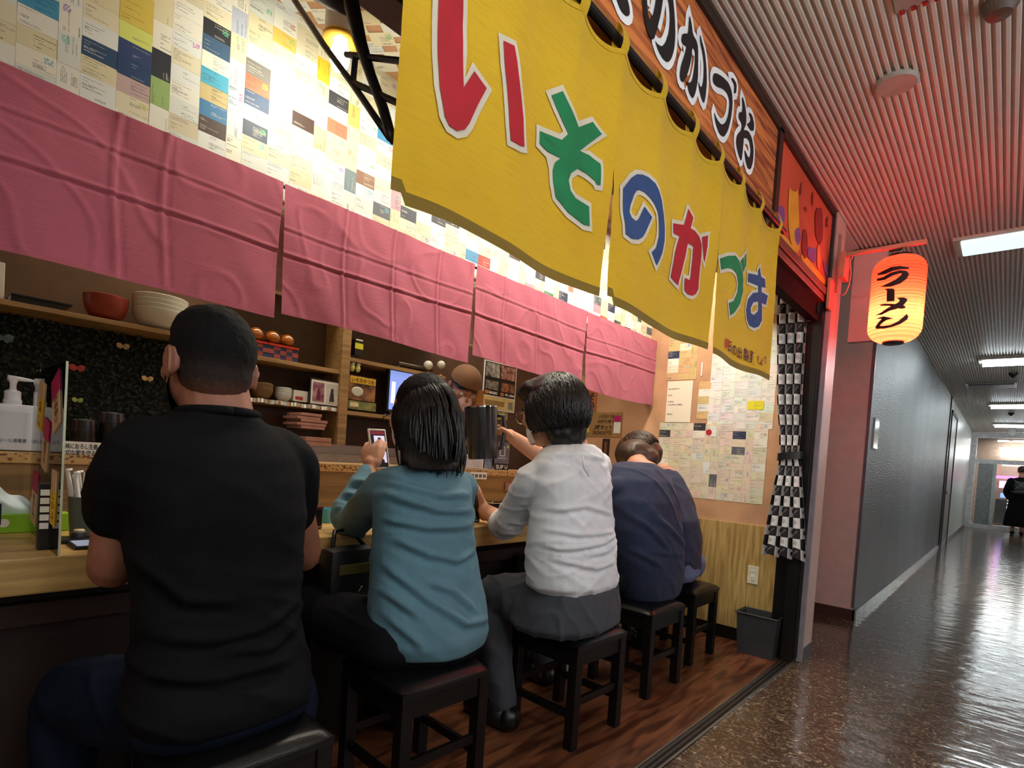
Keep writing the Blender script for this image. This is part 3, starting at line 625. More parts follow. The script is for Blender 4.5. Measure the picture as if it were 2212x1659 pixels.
for k, (y0, y1, yb) in enumerate(NP):
    zbm = WD[k][1]
    o = thing('hanging_curtain', WD[k][0], 'curtain', (-.86, (y0 + y1) / 2, zbm), 'yellow curtain panels under the sign')
    def fn(u, t, y0=y0, y1=y1, yb=yb, zbm=zbm):
        yt = y0 + u * ((y1 if k < 2 else y1) - y0); yw = y0 + .012 * (k > 0) * t + u * (yb - y0 - .012 * (k > 0) * t)
        gp = max(0, t - .42) / .58; y0_, y1_ = (y0 if k == 0 else y0 - .0185 * (1 - gp)), (yb if k == 2 else yb + .0185 * (1 - gp)); y = y0_ + u * ((y1 + (yb - y1) * t if k == 2 else y1_) - y0_); yt = y; zt = ntop(yt); z = zt + (zbm + .006 * math.sin(u * 7 + k) + (.02 * (u < .04) if k < 2 else 0) - zt) * t
        return (-.86 + nfold(y, z), y, z)
    NV = 60
    MB().grid(lambda u, t: fn(u, t * .965), 64, NV).build('cloth', yel, o, True)
    MB().grid(lambda u, t: V(fn(u, .963 + t * .037)) + V((.0012, 0, 0)), 64, 3).build('hem', hem, o, True)
    MB().grid(lambda u, t: V(fn(u, t * .02)) + V((.0014, 0, .002)), 64, 2).build('top_seam', yel, o, True)
    for sc_, mt_, pol in LT[k]:
        on_plane(pol, -.86, .0028, sc_, .0125, 0, nfold, .035).build('letter_edge', edge_w, o, True, fixn=False)
        on_plane(pol, -.86, .0046, sc_, 0, 0, nfold, .035).build('letter', mt_, o, True, fixn=False)
    for q in LP:
        if not (y0 - .02 < q < y1 + .05) or q > 2.72 or (k and q < y0 + .03): continue
        nr = MB()
        nr.grid(lambda u, t: (-.862 + .0135 * math.cos(pi * (.5 - t) * 1.3) + .004, q - .016 + .032 * u, 2.235 + .105 * t), 2, 8)
        nr.grid(lambda u, t: (-.868 - .014 * math.sin(pi * t), q - .016 + .032 * u, 2.235 + .105 * t), 2, 6); nr.build('loop', yel, o, True)
    if k == 2:
        tx = MB(); rx = MB()
        chars = [('朝', 203, 1195, 44, 150), ('日', 253, 1228, 36, 140), ('の', 320, 1272, 60, 130), ('出', 393, 1303, 60, 150), ('製', 487, 1330, 74, 168), ('麺', 570, 1362, 74, 176), ('所', 622, 1400, 16, 110), ('よ', 660, 1425, 40, 90), ('り', 706, 1405, 24, 100)]
        for c, a, b, w_, h in chars:
            P0 = PX(1530 + (a - w_ / 2) * .16878, 540 + (b + h / 2 - w_ * .1) * .16878, -.86); P1 = PX(1530 + (a + w_ / 2) * .16878, 540 + (b + h / 2 + w_ * .1) * .16878, -.86); P2 = PX(1530 + (a - w_ / 2) * .16878, 540 + (b - h / 2 - w_ * .1) * .16878, -.86)
            put_text(rx if c == '朝' else tx, c, P0, (0, P1.y - P0.y, 0), (0, 0, P2.z - P0.z), (nfold(P0.y, P0.z) + .005, 0, 0), .022)
        tx.build('small_lettering', ink, o, fixn=False); rx.build('small_lettering', red_ink, o, fixn=False)
# --------------------------------------------------- red curtain over the hatch
pink = noren_mat('faded_red_cotton', S(196, 104, 126), S(184, 92, 112), .12)
PXX = -2.075
rod2 = thing('hatch_curtain_rod', 'thin rod holding the faded red curtain along the hatch', 'rod', (PXX, 0, 2.105))
MB().tube([(PXX - .008, -.8, 2.1), (PXX - .008, YE - .005, 2.09)], .007, 8).build('pole', black_metal, rod2)
c845 = PX(845, 600, PXX).y
PP = [(-.62, .934, .925, 'faded red curtain panel at the far left over the bowls shelf', (.43, -.1, .56), 1.602), (.942, 1.922, 1.915, 'faded red curtain panel hanging above the woman with long hair', (c845, 1.20, 1.7), 1.615),
      (1.934, 2.918, 2.90, 'faded red curtain panel hanging above the man in the white shirt', (2.44, 2.16), 1.64), (2.928, 3.862, 3.845, 'smallest bright red curtain panel nearest the end wall', (3.36,), 1.615)]
for k, (y0, y1, yb, lb, cr, zb_) in enumerate(PP):
    o = thing('hatch_curtain', lb, 'curtain', (PXX, (y0 + y1) / 2, zb_), 'faded red curtains over the serving hatch')
    def disp(y, z, k=k, cr=cr):
        d = .010 * noise.noise(V((y * 2.6, z * 2.6, k * 7.1))) + .005 * noise.noise(V((y * 8 + z * 5, z * 3, 3)))
        for c in cr: q = (y - c - .01 * math.sin(z * 9)) / .006; d += .0050 * math.exp(-q * q) - .0030 * math.exp(-((q - 2) ** 2))
        for c in (1.857, 1.985 if k % 2 == 0 else 1.95): q = (z - c - .008 * math.sin(y * 3.1 + k)) / .0055; d += (.0052 if c < 1.9 else .0030) * (math.exp(-q * q) - .7 * math.exp(-((q + 2.0) ** 2)))
        d += .0026 * max(0, 1 - abs(noise.noise(V((y * 5 + z * 3, z * 4 - y * 2, k + 3)))) * 9); return d
    def fn(u, t, y0=y0, y1=y1, yb=yb, zb_=zb_, k=k):
        y = y0 + u * ((y1 + (yb - y1) * t) - y0) + .012 * t * (1 - u) * (k > 0); z = 2.102 - (2.102 - zb_ - .012 * math.sin(u * 2 * pi * .5 + k)) * t
        return (PXX + .012 + disp(y, z), y, z)
    MB().grid(fn, 170, 90).build('cloth', pink, o, True)
    MB().grid(lambda u, t: V(fn(u, .972 + .028 * t)) + V((.0016, 0, 0)), 110, 2).build('hem', pink, o, True)
# --------------------------------------------------- paper lantern
LY = 3.70; tp, bt = PY(1941, 556, LY), PY(1906, 742, LY); lc = PY(1937, 650, LY); LR = .127
lan = thing('paper_lantern', 'glowing red paper lantern with black katakana hanging at the corner of the shop', 'lantern', (lc.x, LY, bt.z))
z0l, z1l = bt.z + .004, tp.z - .004; Hh = z1l - z0l
def lrad(z):
    t = (z - z0l) / Hh; e = .17
    q = 1 - t / e if t < e else ((t - (1 - e)) / e if t > 1 - e else 0)
    return .052 + (LR - .052) * math.sqrt(max(0, 1 - min(1, q) ** 2))
def lantern_mat():
    mt, nt, b = base('red_lantern_paper'); nt.nodes.remove(b); out = nt.nodes['Material Output']
    v = coords(nt, (1, 1, 1)); n = nd(nt, 'TexWave', Scale=16, bands_direction='Z'); nt.links.new(v, n.inputs['Vector']); n.inputs['Distortion'].default_value = .3
    c = mixc(nt, n.outputs[0], (.78, .018, .009), (.92, .028, .013))
    t = nd(nt, 'BsdfTranslucent'); nt.links.new(c, t.inputs[0]); d = nd(nt, 'BsdfDiffuse'); nt.links.new(c, d.inputs[0]); ms = nd(nt, 'MixShader'); ms.inputs[0].default_value = .72
    nt.links.new(d.outputs[0], ms.inputs[1]); nt.links.new(t.outputs[0], ms.inputs[2])
    e = nd(nt, 'Emission', Strength=1.25); e.inputs[0].default_value = (1, .03, .012, 1); a = nd(nt, 'AddShader'); nt.links.new(ms.outputs[0], a.inputs[0]); nt.links.new(e.outputs[0], a.inputs[1]); nt.links.new(a.outputs[0], out.inputs[0])
    return mt
prof = []
for i in range(121): z = z0l + Hh * i / 120; prof.append((lrad(z) + .0011 * math.sin(i * 2 * pi / 4), z))
lx = lc.x
sh = MB().lathe(prof, (lx, LY, 0), 56); sh.f = [f for f in sh.f if len(f) == 4]; sh.build('shade', lantern_mat(), lan, True, fixn=False)
MB().lathe([(.05, 0), (.058, .002), (.058, .016), (.05, .018)], (lx, LY, z1l - .004), 28).lathe([(.001, .004), (.056, .004), (.056, .008), (.001, .008)], (lx, LY, z1l - .004), 28).build('top_ring', black_plastic, lan, True)
MB().lathe([(.046, 0), (.052, .002), (.052, .014), (.046, .016)], (lx, LY, z0l - .012), 28).build('bottom_ring', black_plastic, lan, True)
MB().ell((lx, LY, z0l + .13), (.022, .022, .04)).build('bulb', emat('lantern_bulb', (1, .86, .5), 1050), lan, True)
MB().tube([(lx, LY, z1l), (lx, LY, z1l + .035), (lx + .012, LY, z1l + .05), (lx + .02, LY, z1l + .035)], .003, 6).build('hook', mat('lantern_hook', S(190, 150, 120), .4), lan)
zd = (1820, 500, .16878)
def on_lantern(px, py, off):
    d = ray(px, py); 
    ox, oy = CAM.x - lx, CAM.y - LY; r = LR
    for _ in range(8):
        A = d.x ** 2 + d.y ** 2; B = ox * d.x + oy * d.y; Cc = ox * ox + oy * oy - r * r; q = B * B - A * Cc
        t = (-B - math.sqrt(max(0, q))) / A; p = CAM + d * t; r = lrad(p.z) + off
    return p
KT = [[(450, 545), (540, 500), (620, 460), (730, 445), (845, 460), (845, 475), (740, 480), (640, 500), (550, 540), (455, 557)],
      [(440, 610), (520, 590), (620, 530), (740, 500), (820, 510), (848, 545), (820, 600), (740, 660), (620, 700), (475, 705), (560, 680), (680, 620), (755, 560), (765, 535), (740, 530), (640, 560), (540, 615), (450, 630)],
      [(545, 740), (590, 735), (650, 738), (660, 750), (662, 800), (660, 885), (570, 892), (570, 800), (575, 755)],
      [(700, 850), (780, 848), (825, 865), (820, 890), (760, 960), (680, 990), (600, 1010), (500, 1060), (415, 1068), (500, 1040), (570, 990), (640, 950), (720, 910), (740, 880)],
      [(480, 940), (540, 930), (640, 930), (740, 940), (800, 960), (795, 978), (750, 985), (680, 970), (600, 945), (490, 946)],
      [(425, 1110), (520, 1092), (645, 1110), (560, 1130), (490, 1180), (470, 1212), (520, 1215), (620, 1200), (720, 1150), (790, 1090), (820, 1060), (838, 1090), (825, 1125), (740, 1180), (640, 1215), (530, 1240), (430, 1240), (425, 1225), (460, 1170), (510, 1115)]]
lk = MB()
for pl in KT:
    vs, fs = fill_fine(offset_poly([V(q_) for q_ in pl], 6), 40); lk.add([on_lantern(1820 + a * .16878, 500 + b * .16878, .0035) for a, b in vs], fs)
lk.build('lettering', mat('dark_red_black_print', S(52, 10, 12), .7), lan, fixn=False)
br = thing('lantern_bracket', 'thin bracket arm with a cable that carries the red lantern from the pillar', 'bracket', (-.88, 3.81, 2.5))
a0, a1 = PY(1828, 550, LY), PY(2003, 521, LY)
zb0 = (a0.z + a1.z) / 2; arm_m = mat('bracket_paint', S(196, 130, 104), .5)
MB().bbox((a0.x, LY - .008, zb0 - .012), (a1.x, LY + .012, zb0 + .012), .003).build('arm', arm_m, br)
MB().bbox((a0.x - .03, LY - .01, zb0 - .13), (a0.x, LY + .11, zb0 + .02), .004).bbox((-.885, LY, zb0 - .3), (-.868, LY + .11, zb0 - .12), .003).build('wall_plate', arm_m, br)
cb = [PY(a, b, LY - .015) for a, b in ((1905, 538), (1880, 541), (1860, 546), (1843, 552), (1836, 565), (1838, 590), (1834, 615), (1826, 634), (1815, 640))]
MB().tube(cb, .004, 6).build('cable', arm_m, br, True)
# --------------------------------------------------- folding truss arm and lamp tube
ta = thing('truss_arm', 'black steel lattice arm hanging in front of the glowing bulb', 'bracket', PY(845, 300, .72))
T = lambda a, b: PY(a, b, .72)
MB().tube([T(748, -60), T(762, 20), T(778, 90), T(800, 160), T(828, 235), T(842, 285), T(848, 308)], [.018, .019, .016, .0125, .0125, .012, .006], 10).build('main_bar', black_metal, ta, True)
MB().tube([T(610, -40), T(700, 98), T(762, 182), T(805, 245), T(842, 298)], .0085, 8).build('lower_bar', black_metal, ta, True)
MB().tube([T(660, -30), T(715, -2), T(760, 26)], [.02, .022, .012], 8).build('shoulder', black_metal, ta, True)
for a, b in (((748, 118), (900, 136)), ((757, 176), (880, 232)), ((768, 118), (763, 176))): MB().tube([T(*a), T(*b)], .0075, 8).build('brace', black_metal, ta)
lt_ = thing('lamp_tube', 'white ceiling lamp tube with a glaring warm bulb above the card wall', 'lamp', (-1.8, .99, 2.53))
MB().lathe([(.052, 2.535), (.054, 2.53), (.054, 2.76), (.05, 2.765)], (-1.8, .985, 0), 32).build('tube', white_plastic, lt_, True, auto=.6)
MB().lathe([(.058, 2.522), (.06, 2.535), (.054, 2.54), (.050, 2.53), (.05, 2.6)], (-1.8, .985, 0), 32).build('rim', mat('brass_rim', S(206, 160, 60), .3, .8), lt_, True)
MB().ell((-1.8, .985, 2.475), (.033, .033, .05)).lathe([(.018, 2.5), (.02, 2.56)], (-1.8, .985, 0)).build('bulb', emat('bulb_glow', (1, .97, .80), 125), lt_, True)
# --------------------------------------------------- black and white gathered curtain by the pillar
def chk():
    mt, nt, b = base('black_white_checks'); tc = nd(nt, 'TexCoord'); sp = nd(nt, 'SeparateXYZ'); nt.links.new(tc.outputs['UV'], sp.inputs[0])
    U, W = Ex(nt, sp.outputs[0]), Ex(nt, sp.outputs[1]); fu, fw = U.fr() - .5, W.fr() - .5
    par = ((U.fl() + W.fl()) * .5).fr().gt(.25)
    row2 = (W.fl() * .5).fr().gt(.25)
    disc = ((fu * fu) + (fw + .06) * (fw + .06)).lt(.055)
    bar = ((fu * .7 + fw * .7).m('ABSOLUTE')).lt(.07) * (fu * .7 - fw * .7).m('ABSOLUTE').lt(.38) 
    c = mixc(nt, par, S(22, 18, 20), S(214, 212, 210))
    c = mixc(nt, par * row2 * disc, c, S(24, 20, 22)); c = mixc(nt, par * (Ex(nt, row2.o) * -1 + 1) * disc, c, S(176, 174, 174))
    c = mixc(nt, (par * -1 + 1) * row2 * bar, c, S(96, 84, 86))
    nt.links.new(c, b.inputs['Base Color']); b.inputs['Roughness'].default_value = .75; return mt
ck = chk(); KY = 3.655
ct = thing('gathered_curtain', 'black and white checked curtain gathered by a tie beside the pillar', 'curtain', PY(1700, 1205, KY))
rows = [(632, 1679, 1750), (680, 1676, 1748), (760, 1676, 1742), (860, 1676, 1736), (940, 1681, 1732), (985, 1684, 1729), (1000, 1680, 1733), (1060, 1668, 1738), (1140, 1653, 1743), (1204, 1642, 1746)]
def rowat(t):
    q = 632 + (1204 - 632) * t
    for a, b in zip(rows, rows[1:]):
        if q <= b[0]: f = (q - a[0]) / (b[0] - a[0]); return q, a[1] + (b[1] - a[1]) * f, a[2] + (b[2] - a[2]) * f
    return rows[-1]
mb = MB(); nu, nv = 70, 70
def ckf(u, t):
    q, l, r = rowat(t); A, B = PY(l, q, KY), PY(r, q, KY); gat = math.exp(-((q - 985) / 60) ** 2)
    amp = .03 - .012 * gat; ph = u * 2 * pi * 3.6
    x = A.x + (B.x - A.x) * (u + .035 * math.sin(ph * 1.0 + 1)); z = (A.z + B.z) / 2 - .01 * math.sin(ph) * (t > .95)
    return (x, KY + amp * math.sin(ph + .4 * math.sin(t * 5)) * (.6 + .4 * t) + (.01 * math.sin(t * 40) * gat), z)
k = 0
for i in range(nu + 1):
    for j in range(nv + 1): mb.v.append(V(ckf(i / nu, j / nv)))
for i in range(nu):
    for j in range(nv):
        a = i * (nv + 1) + j; mb.mi[len(mb.f)] = 0; uu = lambda i_: i_ / nu * 7.2; vv = lambda j_: j_ / nv * 26
        mb.uv[len(mb.f)] = [(uu(i), vv(j)), (uu(i + 1), vv(j)), (uu(i + 1), vv(j + 1)), (uu(i), vv(j + 1))]; mb.f.append([a, a + nv + 1, a + nv + 2, a + 1])
mb.build('cloth', ck, ct, True)
A, B = PY(1682, 985, KY), PY(1732, 978, KY)
MB().grid(lambda u, t: ((A.x + B.x) / 2 + (B.x - A.x) * .56 * math.cos(2 * pi * u), KY + .045 * math.sin(2 * pi * u), A.z - .02 + .045 * t + .01 * math.cos(2 * pi * u)), 24, 3).build('tie', black_plastic, ct, True)
A, B = PY(1676, 634, KY), PY(1772, 655, KY)
MB().grid(lambda u, t: (B.x - .10 + .1 * u + .0 * t, KY + .012 * math.sin(u * 12), B.z + .005 - .16 * t * (1 - u * .65)), 10, 8, True).build('corner_flap', ck, ct, True)
MB().tube([(A.x - .25, KY, A.z + .03), (-.98, KY, A.z + .03)], .006, 8).build('pole', steel, ct)
for i in range(5): MB().tube([(A.x + .03 + i * .05, KY, A.z + .032), (A.x + .035 + i * .05, KY - .004, A.z + .01), (A.x + .03 + i * .05, KY, A.z - .01)], .003, 6).build('hook', chrome, ct)
# --------------------------------------------------- stools, bin, outlet
def make_stool():
    t = thing('stool', 'stool', 'stool', (0, 0, 0)); h = .185
    def seat(u, v):
        x, y = (u - .5) * 2, (v - .5) * 2; e = lambda q: max(0, 1 - abs(q) ** 6)
        s = h * (1 - .03 * (1 - e(x) * e(y))) 
        return (x * s, y * s, .42 + .022 * (e(x) * e(y)) ** .3 + .014 * (1 - x * x) ** .7 * (1 - y * y) ** .7 - .003)
    MB().grid(seat, 22, 22).box((-h + .006, -h + .006, .40), (h - .006, h - .006, .42)).build('seat', black_leather, t, True, auto=.9)
    MB().box((-.17, -.17, .335), (.17, -.150, .402)).box((-.17, .150, .335), (.17, .17, .402)).box((-.17, -.15, .335), (-.150, .15, .402)).box((.150, -.15, .335), (.17, .15, .402)).build('apron', black_wood, t)
    for x in (-1, 1):
        for y in (-1, 1): MB().bbox((x * .156 - .021, y * .156 - .021, 0), (x * .156 + .021, y * .156 + .021, .402), .003).build('leg', black_wood, t)
    for y in (-.156, .156): MB().bbox((-.14, y - .009, .12), (.14, y + .009, .15), .002).build('stretcher', black_wood, t)
    for x in (-.156, .156): MB().bbox((x - .009, -.14, .17), (x + .009, .14, .20), .002).build('stretcher', black_wood, t)
    return t
st0 = make_stool(); G5 = 'black stools along the counter'
st0.location = (-1.39, .575, 0); st0['label'] = 'black padded stool under the man in the black T-shirt'; st0['group'] = G5
for x, y, rz, lb in ((-1.455, 1.205, -.04, 'black padded stool under the woman in the teal top'), (-1.375, 1.985, -.03, 'black padded stool under the man in the white shirt'), (-1.415, 2.665, -.02, 'black padded stool under the person in navy'), (-1.475, 3.29, 0, 'empty black padded stool nearest the end wall')):
    dup(st0, (x, y, 0), rz, lb, G5)
bn = thing('waste_bin', 'dark grey plastic waste bin against the yellow panelled wall', 'bin', (-1.11, 3.71, 0))
binm = mat('dark_grey_plastic', S(50, 52, 54), .5)
a = .105; b_ = .085; th = .004
def bring(z, ax, by): return [(-1.11 - ax, 3.705 - by, z), (-1.11 + ax, 3.705 - by, z), (-1.11 + ax, 3.705 + by, z), (-1.11 - ax, 3.705 + by, z)]
v_ = bring(0, .105, .072) + bring(.255, .122, .085) + bring(.255, .116, .079) + bring(.012, .1, .067)
MB().add(v_, [(0, 1, 5, 4), (1, 2, 6, 5), (2, 3, 7, 6), (3, 0, 4, 7), (4, 5, 9, 8), (5, 6, 10, 9), (6, 7, 11, 10), (7, 4, 8, 11), (8, 9, 13, 12), (9, 10, 14, 13), (10, 11, 15, 14), (11, 8, 12, 15), (12, 13, 14, 15), (3, 2, 1, 0)]).build('body', binm, bn)
r4 = bring(.258, .126, .089); MB().tube(r4 + [r4[0]], .0055, 6).build('rim', binm, bn)
oc = PY(1627, 1242, YE - .015); ot = thing('wall_outlet', 'cream double power outlet on the yellow panelled wall', 'outlet', oc)
ivory = mat('ivory_plastic', S(216, 208, 176), .4)
MB().bbox((oc.x - .036, YE - .022, oc.z - .06), (oc.x + .036, YE - .0145, oc.z + .06), .003).build('plate', ivory, ot)
MB().bbox((oc.x - .014, YE - .025, oc.z - .034), (oc.x + .014, YE - .021, oc.z + .034), .002).build('insert', mat('pale_insert', S(222, 222, 210), .4), ot)
for dz in (-.018, .018):
    for dx in (-.006, .006): MB().box((oc.x + dx - .0015, YE - .026, oc.z + dz - .005), (oc.x + dx + .0015, YE - .0245, oc.z + dz + .005)).build('slot', black_plastic, ot)
# ================================================================== kitchen seen through the hatch
XU = -2.86
def depth(p): return (V(p) - CAM).dot(FW)
def plank(name, a, b, X, dp, th, mt, y0=None, y1=None):
    A, B = PX(*a, X), PX(*b, X); z = (A.z + B.z) / 2
    o = MB().bbox((X - dp, A.y if y0 is None else y0, z - th), (X, B.y if y1 is None else y1, z), .002).build(name, mt); return o, z
def panel(name, label, cat, x0, y0, x1, y1, X, th, mt, group=None, parent=None):
    """upright flat thing on the plane x=X between two image corners"""
    A, B = PX(x0, y1, X), PX(x1, y0, X); z0, z1 = PX((x0 + x1) / 2, y1, X).z, PX((x0 + x1) / 2, y0, X).z
    if parent is None:
        parent = thing(name, label, cat, (X, (A.y + B.y) / 2, z0), group)
        MB().bbox((X - th, A.y, z0), (X, B.y, z1), min(.002, th / 3)).build('panel', mt, parent)
    return parent, A.y, B.y, z0, z1
def sub(par, nm, fr, X, y0, y1, z0, z1, mt, txt=None, th=.0015, bold=.01):
    u0, v0, u1, v1 = fr; Y = lambda u: y0 + (y1 - y0) * u; Z = lambda v: z0 + (z1 - z0) * v; mb = MB()
    if txt: put_text(mb, txt, (X, Y(u0), Z(v0)), (0, Y(u1) - Y(u0), 0), (0, 0, Z(v1) - Z(v0)), (th, 0, 0), bold)
    else: mb.box((X, Y(u0), Z(v0)), (X + th, Y(u1), Z(v1)))
    return mb.build(nm, mt, par, fixn=not txt)
yl_p, or_p, mg, bl_p, cream = mat('yellow_print', S(226, 192, 40), .6), mat('orange_print', S(200, 110, 48), .6), mat('magenta_print', S(176, 26, 96), .6), mat('navy_print', S(44, 52, 92), .6), mat('cream_print', S(222, 204, 160), .7)
shelf_w = wood('kitchen_shelf_wood', S(140, 108, 68), S(172, 136, 88), 'Y', 3, .5)
# foliage wall
lv = MB(); rg = random.Random(4)
for i in range(5200):
    y, z = rg.uniform(-.25, 1.1), rg.uniform(1.07, 1.58); c = V((-2.995 + rg.uniform(-.02, .03), y, z)); a = rg.uniform(0, 6.28); L = rg.uniform(.012, .024); tl = rg.uniform(-.7, .9)
    u = V((math.sin(tl) * .8, math.cos(a), math.sin(a))).normalized() * L; v = V((.4, -math.sin(a), math.cos(a))) * L * .32
    lv.add([c - u * .5, c + v, c + u * .5, c - v], [(0, 1, 2, 3)])
fo = lv.build('leaf_wall', mat('dark_artificial_foliage', S(28, 46, 28), .5, c2=S(10, 18, 12), vs=60), None, fixn=False)
tag(fo, 'dark green artificial leaf wall behind the ledge at left', 'leaf wall', None, 'stuff')
MB().box((-3.045, -.3, 1.07), (-3.025, 1.1, 1.58)).build('backing', mat('green_backing', S(14, 20, 14), .8), fo)
for i, (a, b, c, w_, lb) in enumerate(((265, 748, S(196, 164, 110), 22, 'small cream paper butterfly on the leaf wall, highest of them'), (166, 795, S(176, 60, 44), 26, 'red and orange paper leaf on the leaf wall'), (318, 818, S(214, 176, 110), 20, 'pale orange paper butterfly on the leaf wall by the man\'s ear'), (167, 864, S(160, 170, 90), 18, 'yellow-green paper butterfly above the black cups'), (5, 730, S(90, 110, 116), 34, 'large grey-blue paper leaf at the left edge of the leaf wall'))):
    p = PX(a, b, -2.955); s_ = w_ * depth(p) / F; o = thing('paper_butterfly', lb, 'decoration', p); m_ = mat('butterfly_paper_%d' % i, c, .7, var=.3, vs=40)
    for sd in (-1, 1): MB().prism([p + V((.004 * sd * sd, sd * q[0] * s_, q[1] * s_)) for q in ((0, -.1), (.2, -.3), (.5, -.15), (.55, .2), (.25, .3), (0, .1))], (.002, 0, 0)).build('wing', m_, o)
# shelf with bowls, left
o, zs = plank('bowl_shelf', (0, 648), (370, 712), -2.80, .24, .02, shelf_w, -.3, 1.11); tag(o, 'long wooden shelf with bowls under the red curtain', 'shelf')
MB().box((-3.045, -.3, zs), (-3.03, 1.11, 2.0)).build('back_panel', mat('brown_back_panel', S(96, 66, 40), .6), o)
p, *_ = panel('white_carton', 'white carton at the far left end of the bowl shelf', 'carton', -60, 560, 12, 640, -2.88, .12, white_paper)
A, B = PX(22, 640, -2.86), PX(148, 658, -2.86); o = thing('black_tray', 'long black tray lying on the bowl shelf', 'tray', (-2.9, (A.y + B.y) / 2, zs))
MB().prism([(-2.84, A.y, zs + .002), (-2.84, B.y - .03, zs + .002), (-2.84, B.y, zs + .028), (-2.84, A.y, zs + .034)], (-.13, 0, 0)).build('tray_body', black_plastic, o)
MB().bbox((-2.99, A.y, zs + .028), (-2.835, B.y + .01, zs + .036), .002).build('tray_rim', black_plastic, o)
def bowl(name, label, c, r, h, mt, group=None, foot=.4):
    o = thing(name, label, 'bowl', c, group); c = V(c)
    pr = [(r * foot, 0), (r * foot, h * .08)] + [(r * (foot + (1 - foot) * math.sin(t * pi / 2)), h * (.08 + .92 * (1 - math.cos(t * pi / 2)))) for t in [i / 9 for i in range(1, 10)]]
    inn = [(q[0] - .004, q[1] + .003) for q in pr[2:]][::-1]; MB().lathe(pr + inn + [(.001, h * .12)], c, 32).build('bowl_body', mt, o, True, auto=.7); return o
redl = mat('red_lacquer', S(140, 52, 36), .35); porc = mat('white_porcelain', S(206, 204, 192), .25, var=.03)
c = PX(228, 684, -2.88); rr = 80 * depth(c) / F / 2
bowl('ramen_bowl', 'lower red lacquer bowl on the shelf at left', (c.x, c.y, zs + .001), rr, .085, redl, 'red bowls on the shelf', .5); bowl('ramen_bowl', 'upper red lacquer bowl nested in the other red bowl', (c.x, c.y, zs + .016), rr * 1.02, .085, redl, 'red bowls on the shelf', .5)
c = PX(345, 705, -2.88); rr = 104 * depth(c) / F / 2
for k, w_ in enumerate(('lowest', 'second lowest', 'second highest', 'topmost')): bowl('soup_bowl', '%s white bowl of the stack on the left shelf' % w_, (c.x, c.y, zs + .001 + .020 * k), rr, .085, porc, 'stacked white bowls on the left shelf', .45)
# shelf unit in the middle
unit = thing('shelf_unit', 'open wooden shelf unit with ornaments, bowls and a television behind the hatch', 'shelf unit', (XU - .1, 1.75, 1.1))
PA, PB = PX(737, 760, XU).y, PX(756, 760, XU).y
zB = (PX(543, 769, XU).z + PX(739, 797, XU).z) / 2; zC = (PX(543, 858, XU).z + PX(739, 883, XU).z) / 2; zD = (PX(756, 770, XU).z + PX(961, 814, XU).z) / 2; zE = (PX(752, 886, XU).z + PX(825, 897, XU).z) / 2
YU0, YU1 = 1.12, PX(963, 815, XU).y
MB().bbox((-3.04, PA, 1.07), (XU + .01, PB, 2.0), .002).build('post', shelf_w, unit)
for nm, y0, y1, z in (('shelf_board', YU0, PA, zB), ('shelf_board', YU0, PA, zC), ('shelf_board', PB, YU1, zD), ('shelf_board', PB, YU1 - .05, zE), ('shelf_board', YU0, PA, 1.13), ('shelf_board', YU0, YU1, 1.98)): MB().bbox((-3.04, y0, z - .022), (XU, y1, z), .002).build(nm, shelf_w, unit)
MB().box((-3.045, YU0, 1.07), (-3.035, YU1, 2.0)).build('back_board', mat('unit_back', S(70, 46, 32), .7), unit)
fo2 = MB(); fo2.grid(lambda u, v: (XU + .003 + .004 * math.sin(u * 60), YU0 + (PA - YU0) * u, zC - .02 * v + .002 * math.sin(u * 37)), 60, 2); fo2.build('foil_edge', mat('crumpled_foil', S(196, 190, 170), .25, .8), unit, fixn=False)
for k, (l, r, lb) in enumerate(((520, 577, 'checked red and navy gift box with amber balls, left one'), (578, 643, 'checked red and navy gift box with amber balls, right one'))):
    A, B = PX(l, 768, XU - .02), PX(r, 782, XU - .02); h = .078; o = thing('checked_box', lb, 'box', (XU - .07, (A.y + B.y) / 2, zB), 'checked gift boxes on the shelf')
    MB().box((XU - .10, A.y, zB + .001), (XU - .02, B.y, zB + h)).build('box_body', bl_p, o); n = 5
    for i in range(n):
        for j in range(3):
            if (i + j) % 2: MB().box((XU - .02, A.y + (B.y - A.y) * i / n, zB + .004 + (h - .012) * j / 3), (XU - .0185, A.y + (B.y - A.y) * (i + 1) / n, zB + .004 + (h - .012) * (j + 1) / 3)).build('red_square', mat('dusty_red', S(150, 66, 62), .6), o)
    MB().box((XU - .104, A.y - .002, zB + h - .01), (XU - .015, B.y + .002, zB + h)).build('red_rim', mat('bright_red_plastic', S(196, 44, 30), .3), o)
amber = mat('amber_resin', S(168, 92, 22), .08, var=.3, coat=1)
for k, (a, b, rp, lb) in enumerate(((553, 722, 15, 'left'), (589, 730, 15, 'middle'), (621, 737, 14, 'right'))):
    c = PX(a, b, XU - .055); r = rp * depth(c) / F; o = thing('amber_ball', '%s amber resin ball standing in the checked boxes' % lb, 'ball', c, 'amber balls'); MB().ell((c.x, c.y, max(c.z, zB + .075 + r * .8)), r, 24, 16).build('ball', amber, o, True)
for k, y in enumerate((1.25, 1.37)):
    o = thing('gift_box', ('left', 'right')[k] + ' dark red gift box in the back row on the shelf', 'box', (-2.99, y, zB), 'dark red gift boxes in the back row'); MB().bbox((-3.02, y - .055, zB + .001), (-2.965, y + .055, zB + .15), .003).build('box_body', mat('deep_red_card', S(84, 26, 24), .5), o); MB().box((-2.966, y - .055, zB + .10), (-2.963, y + .055, zB + .125)).build('band', mat('dusty_red_b', S(120, 50, 44), .6), o)
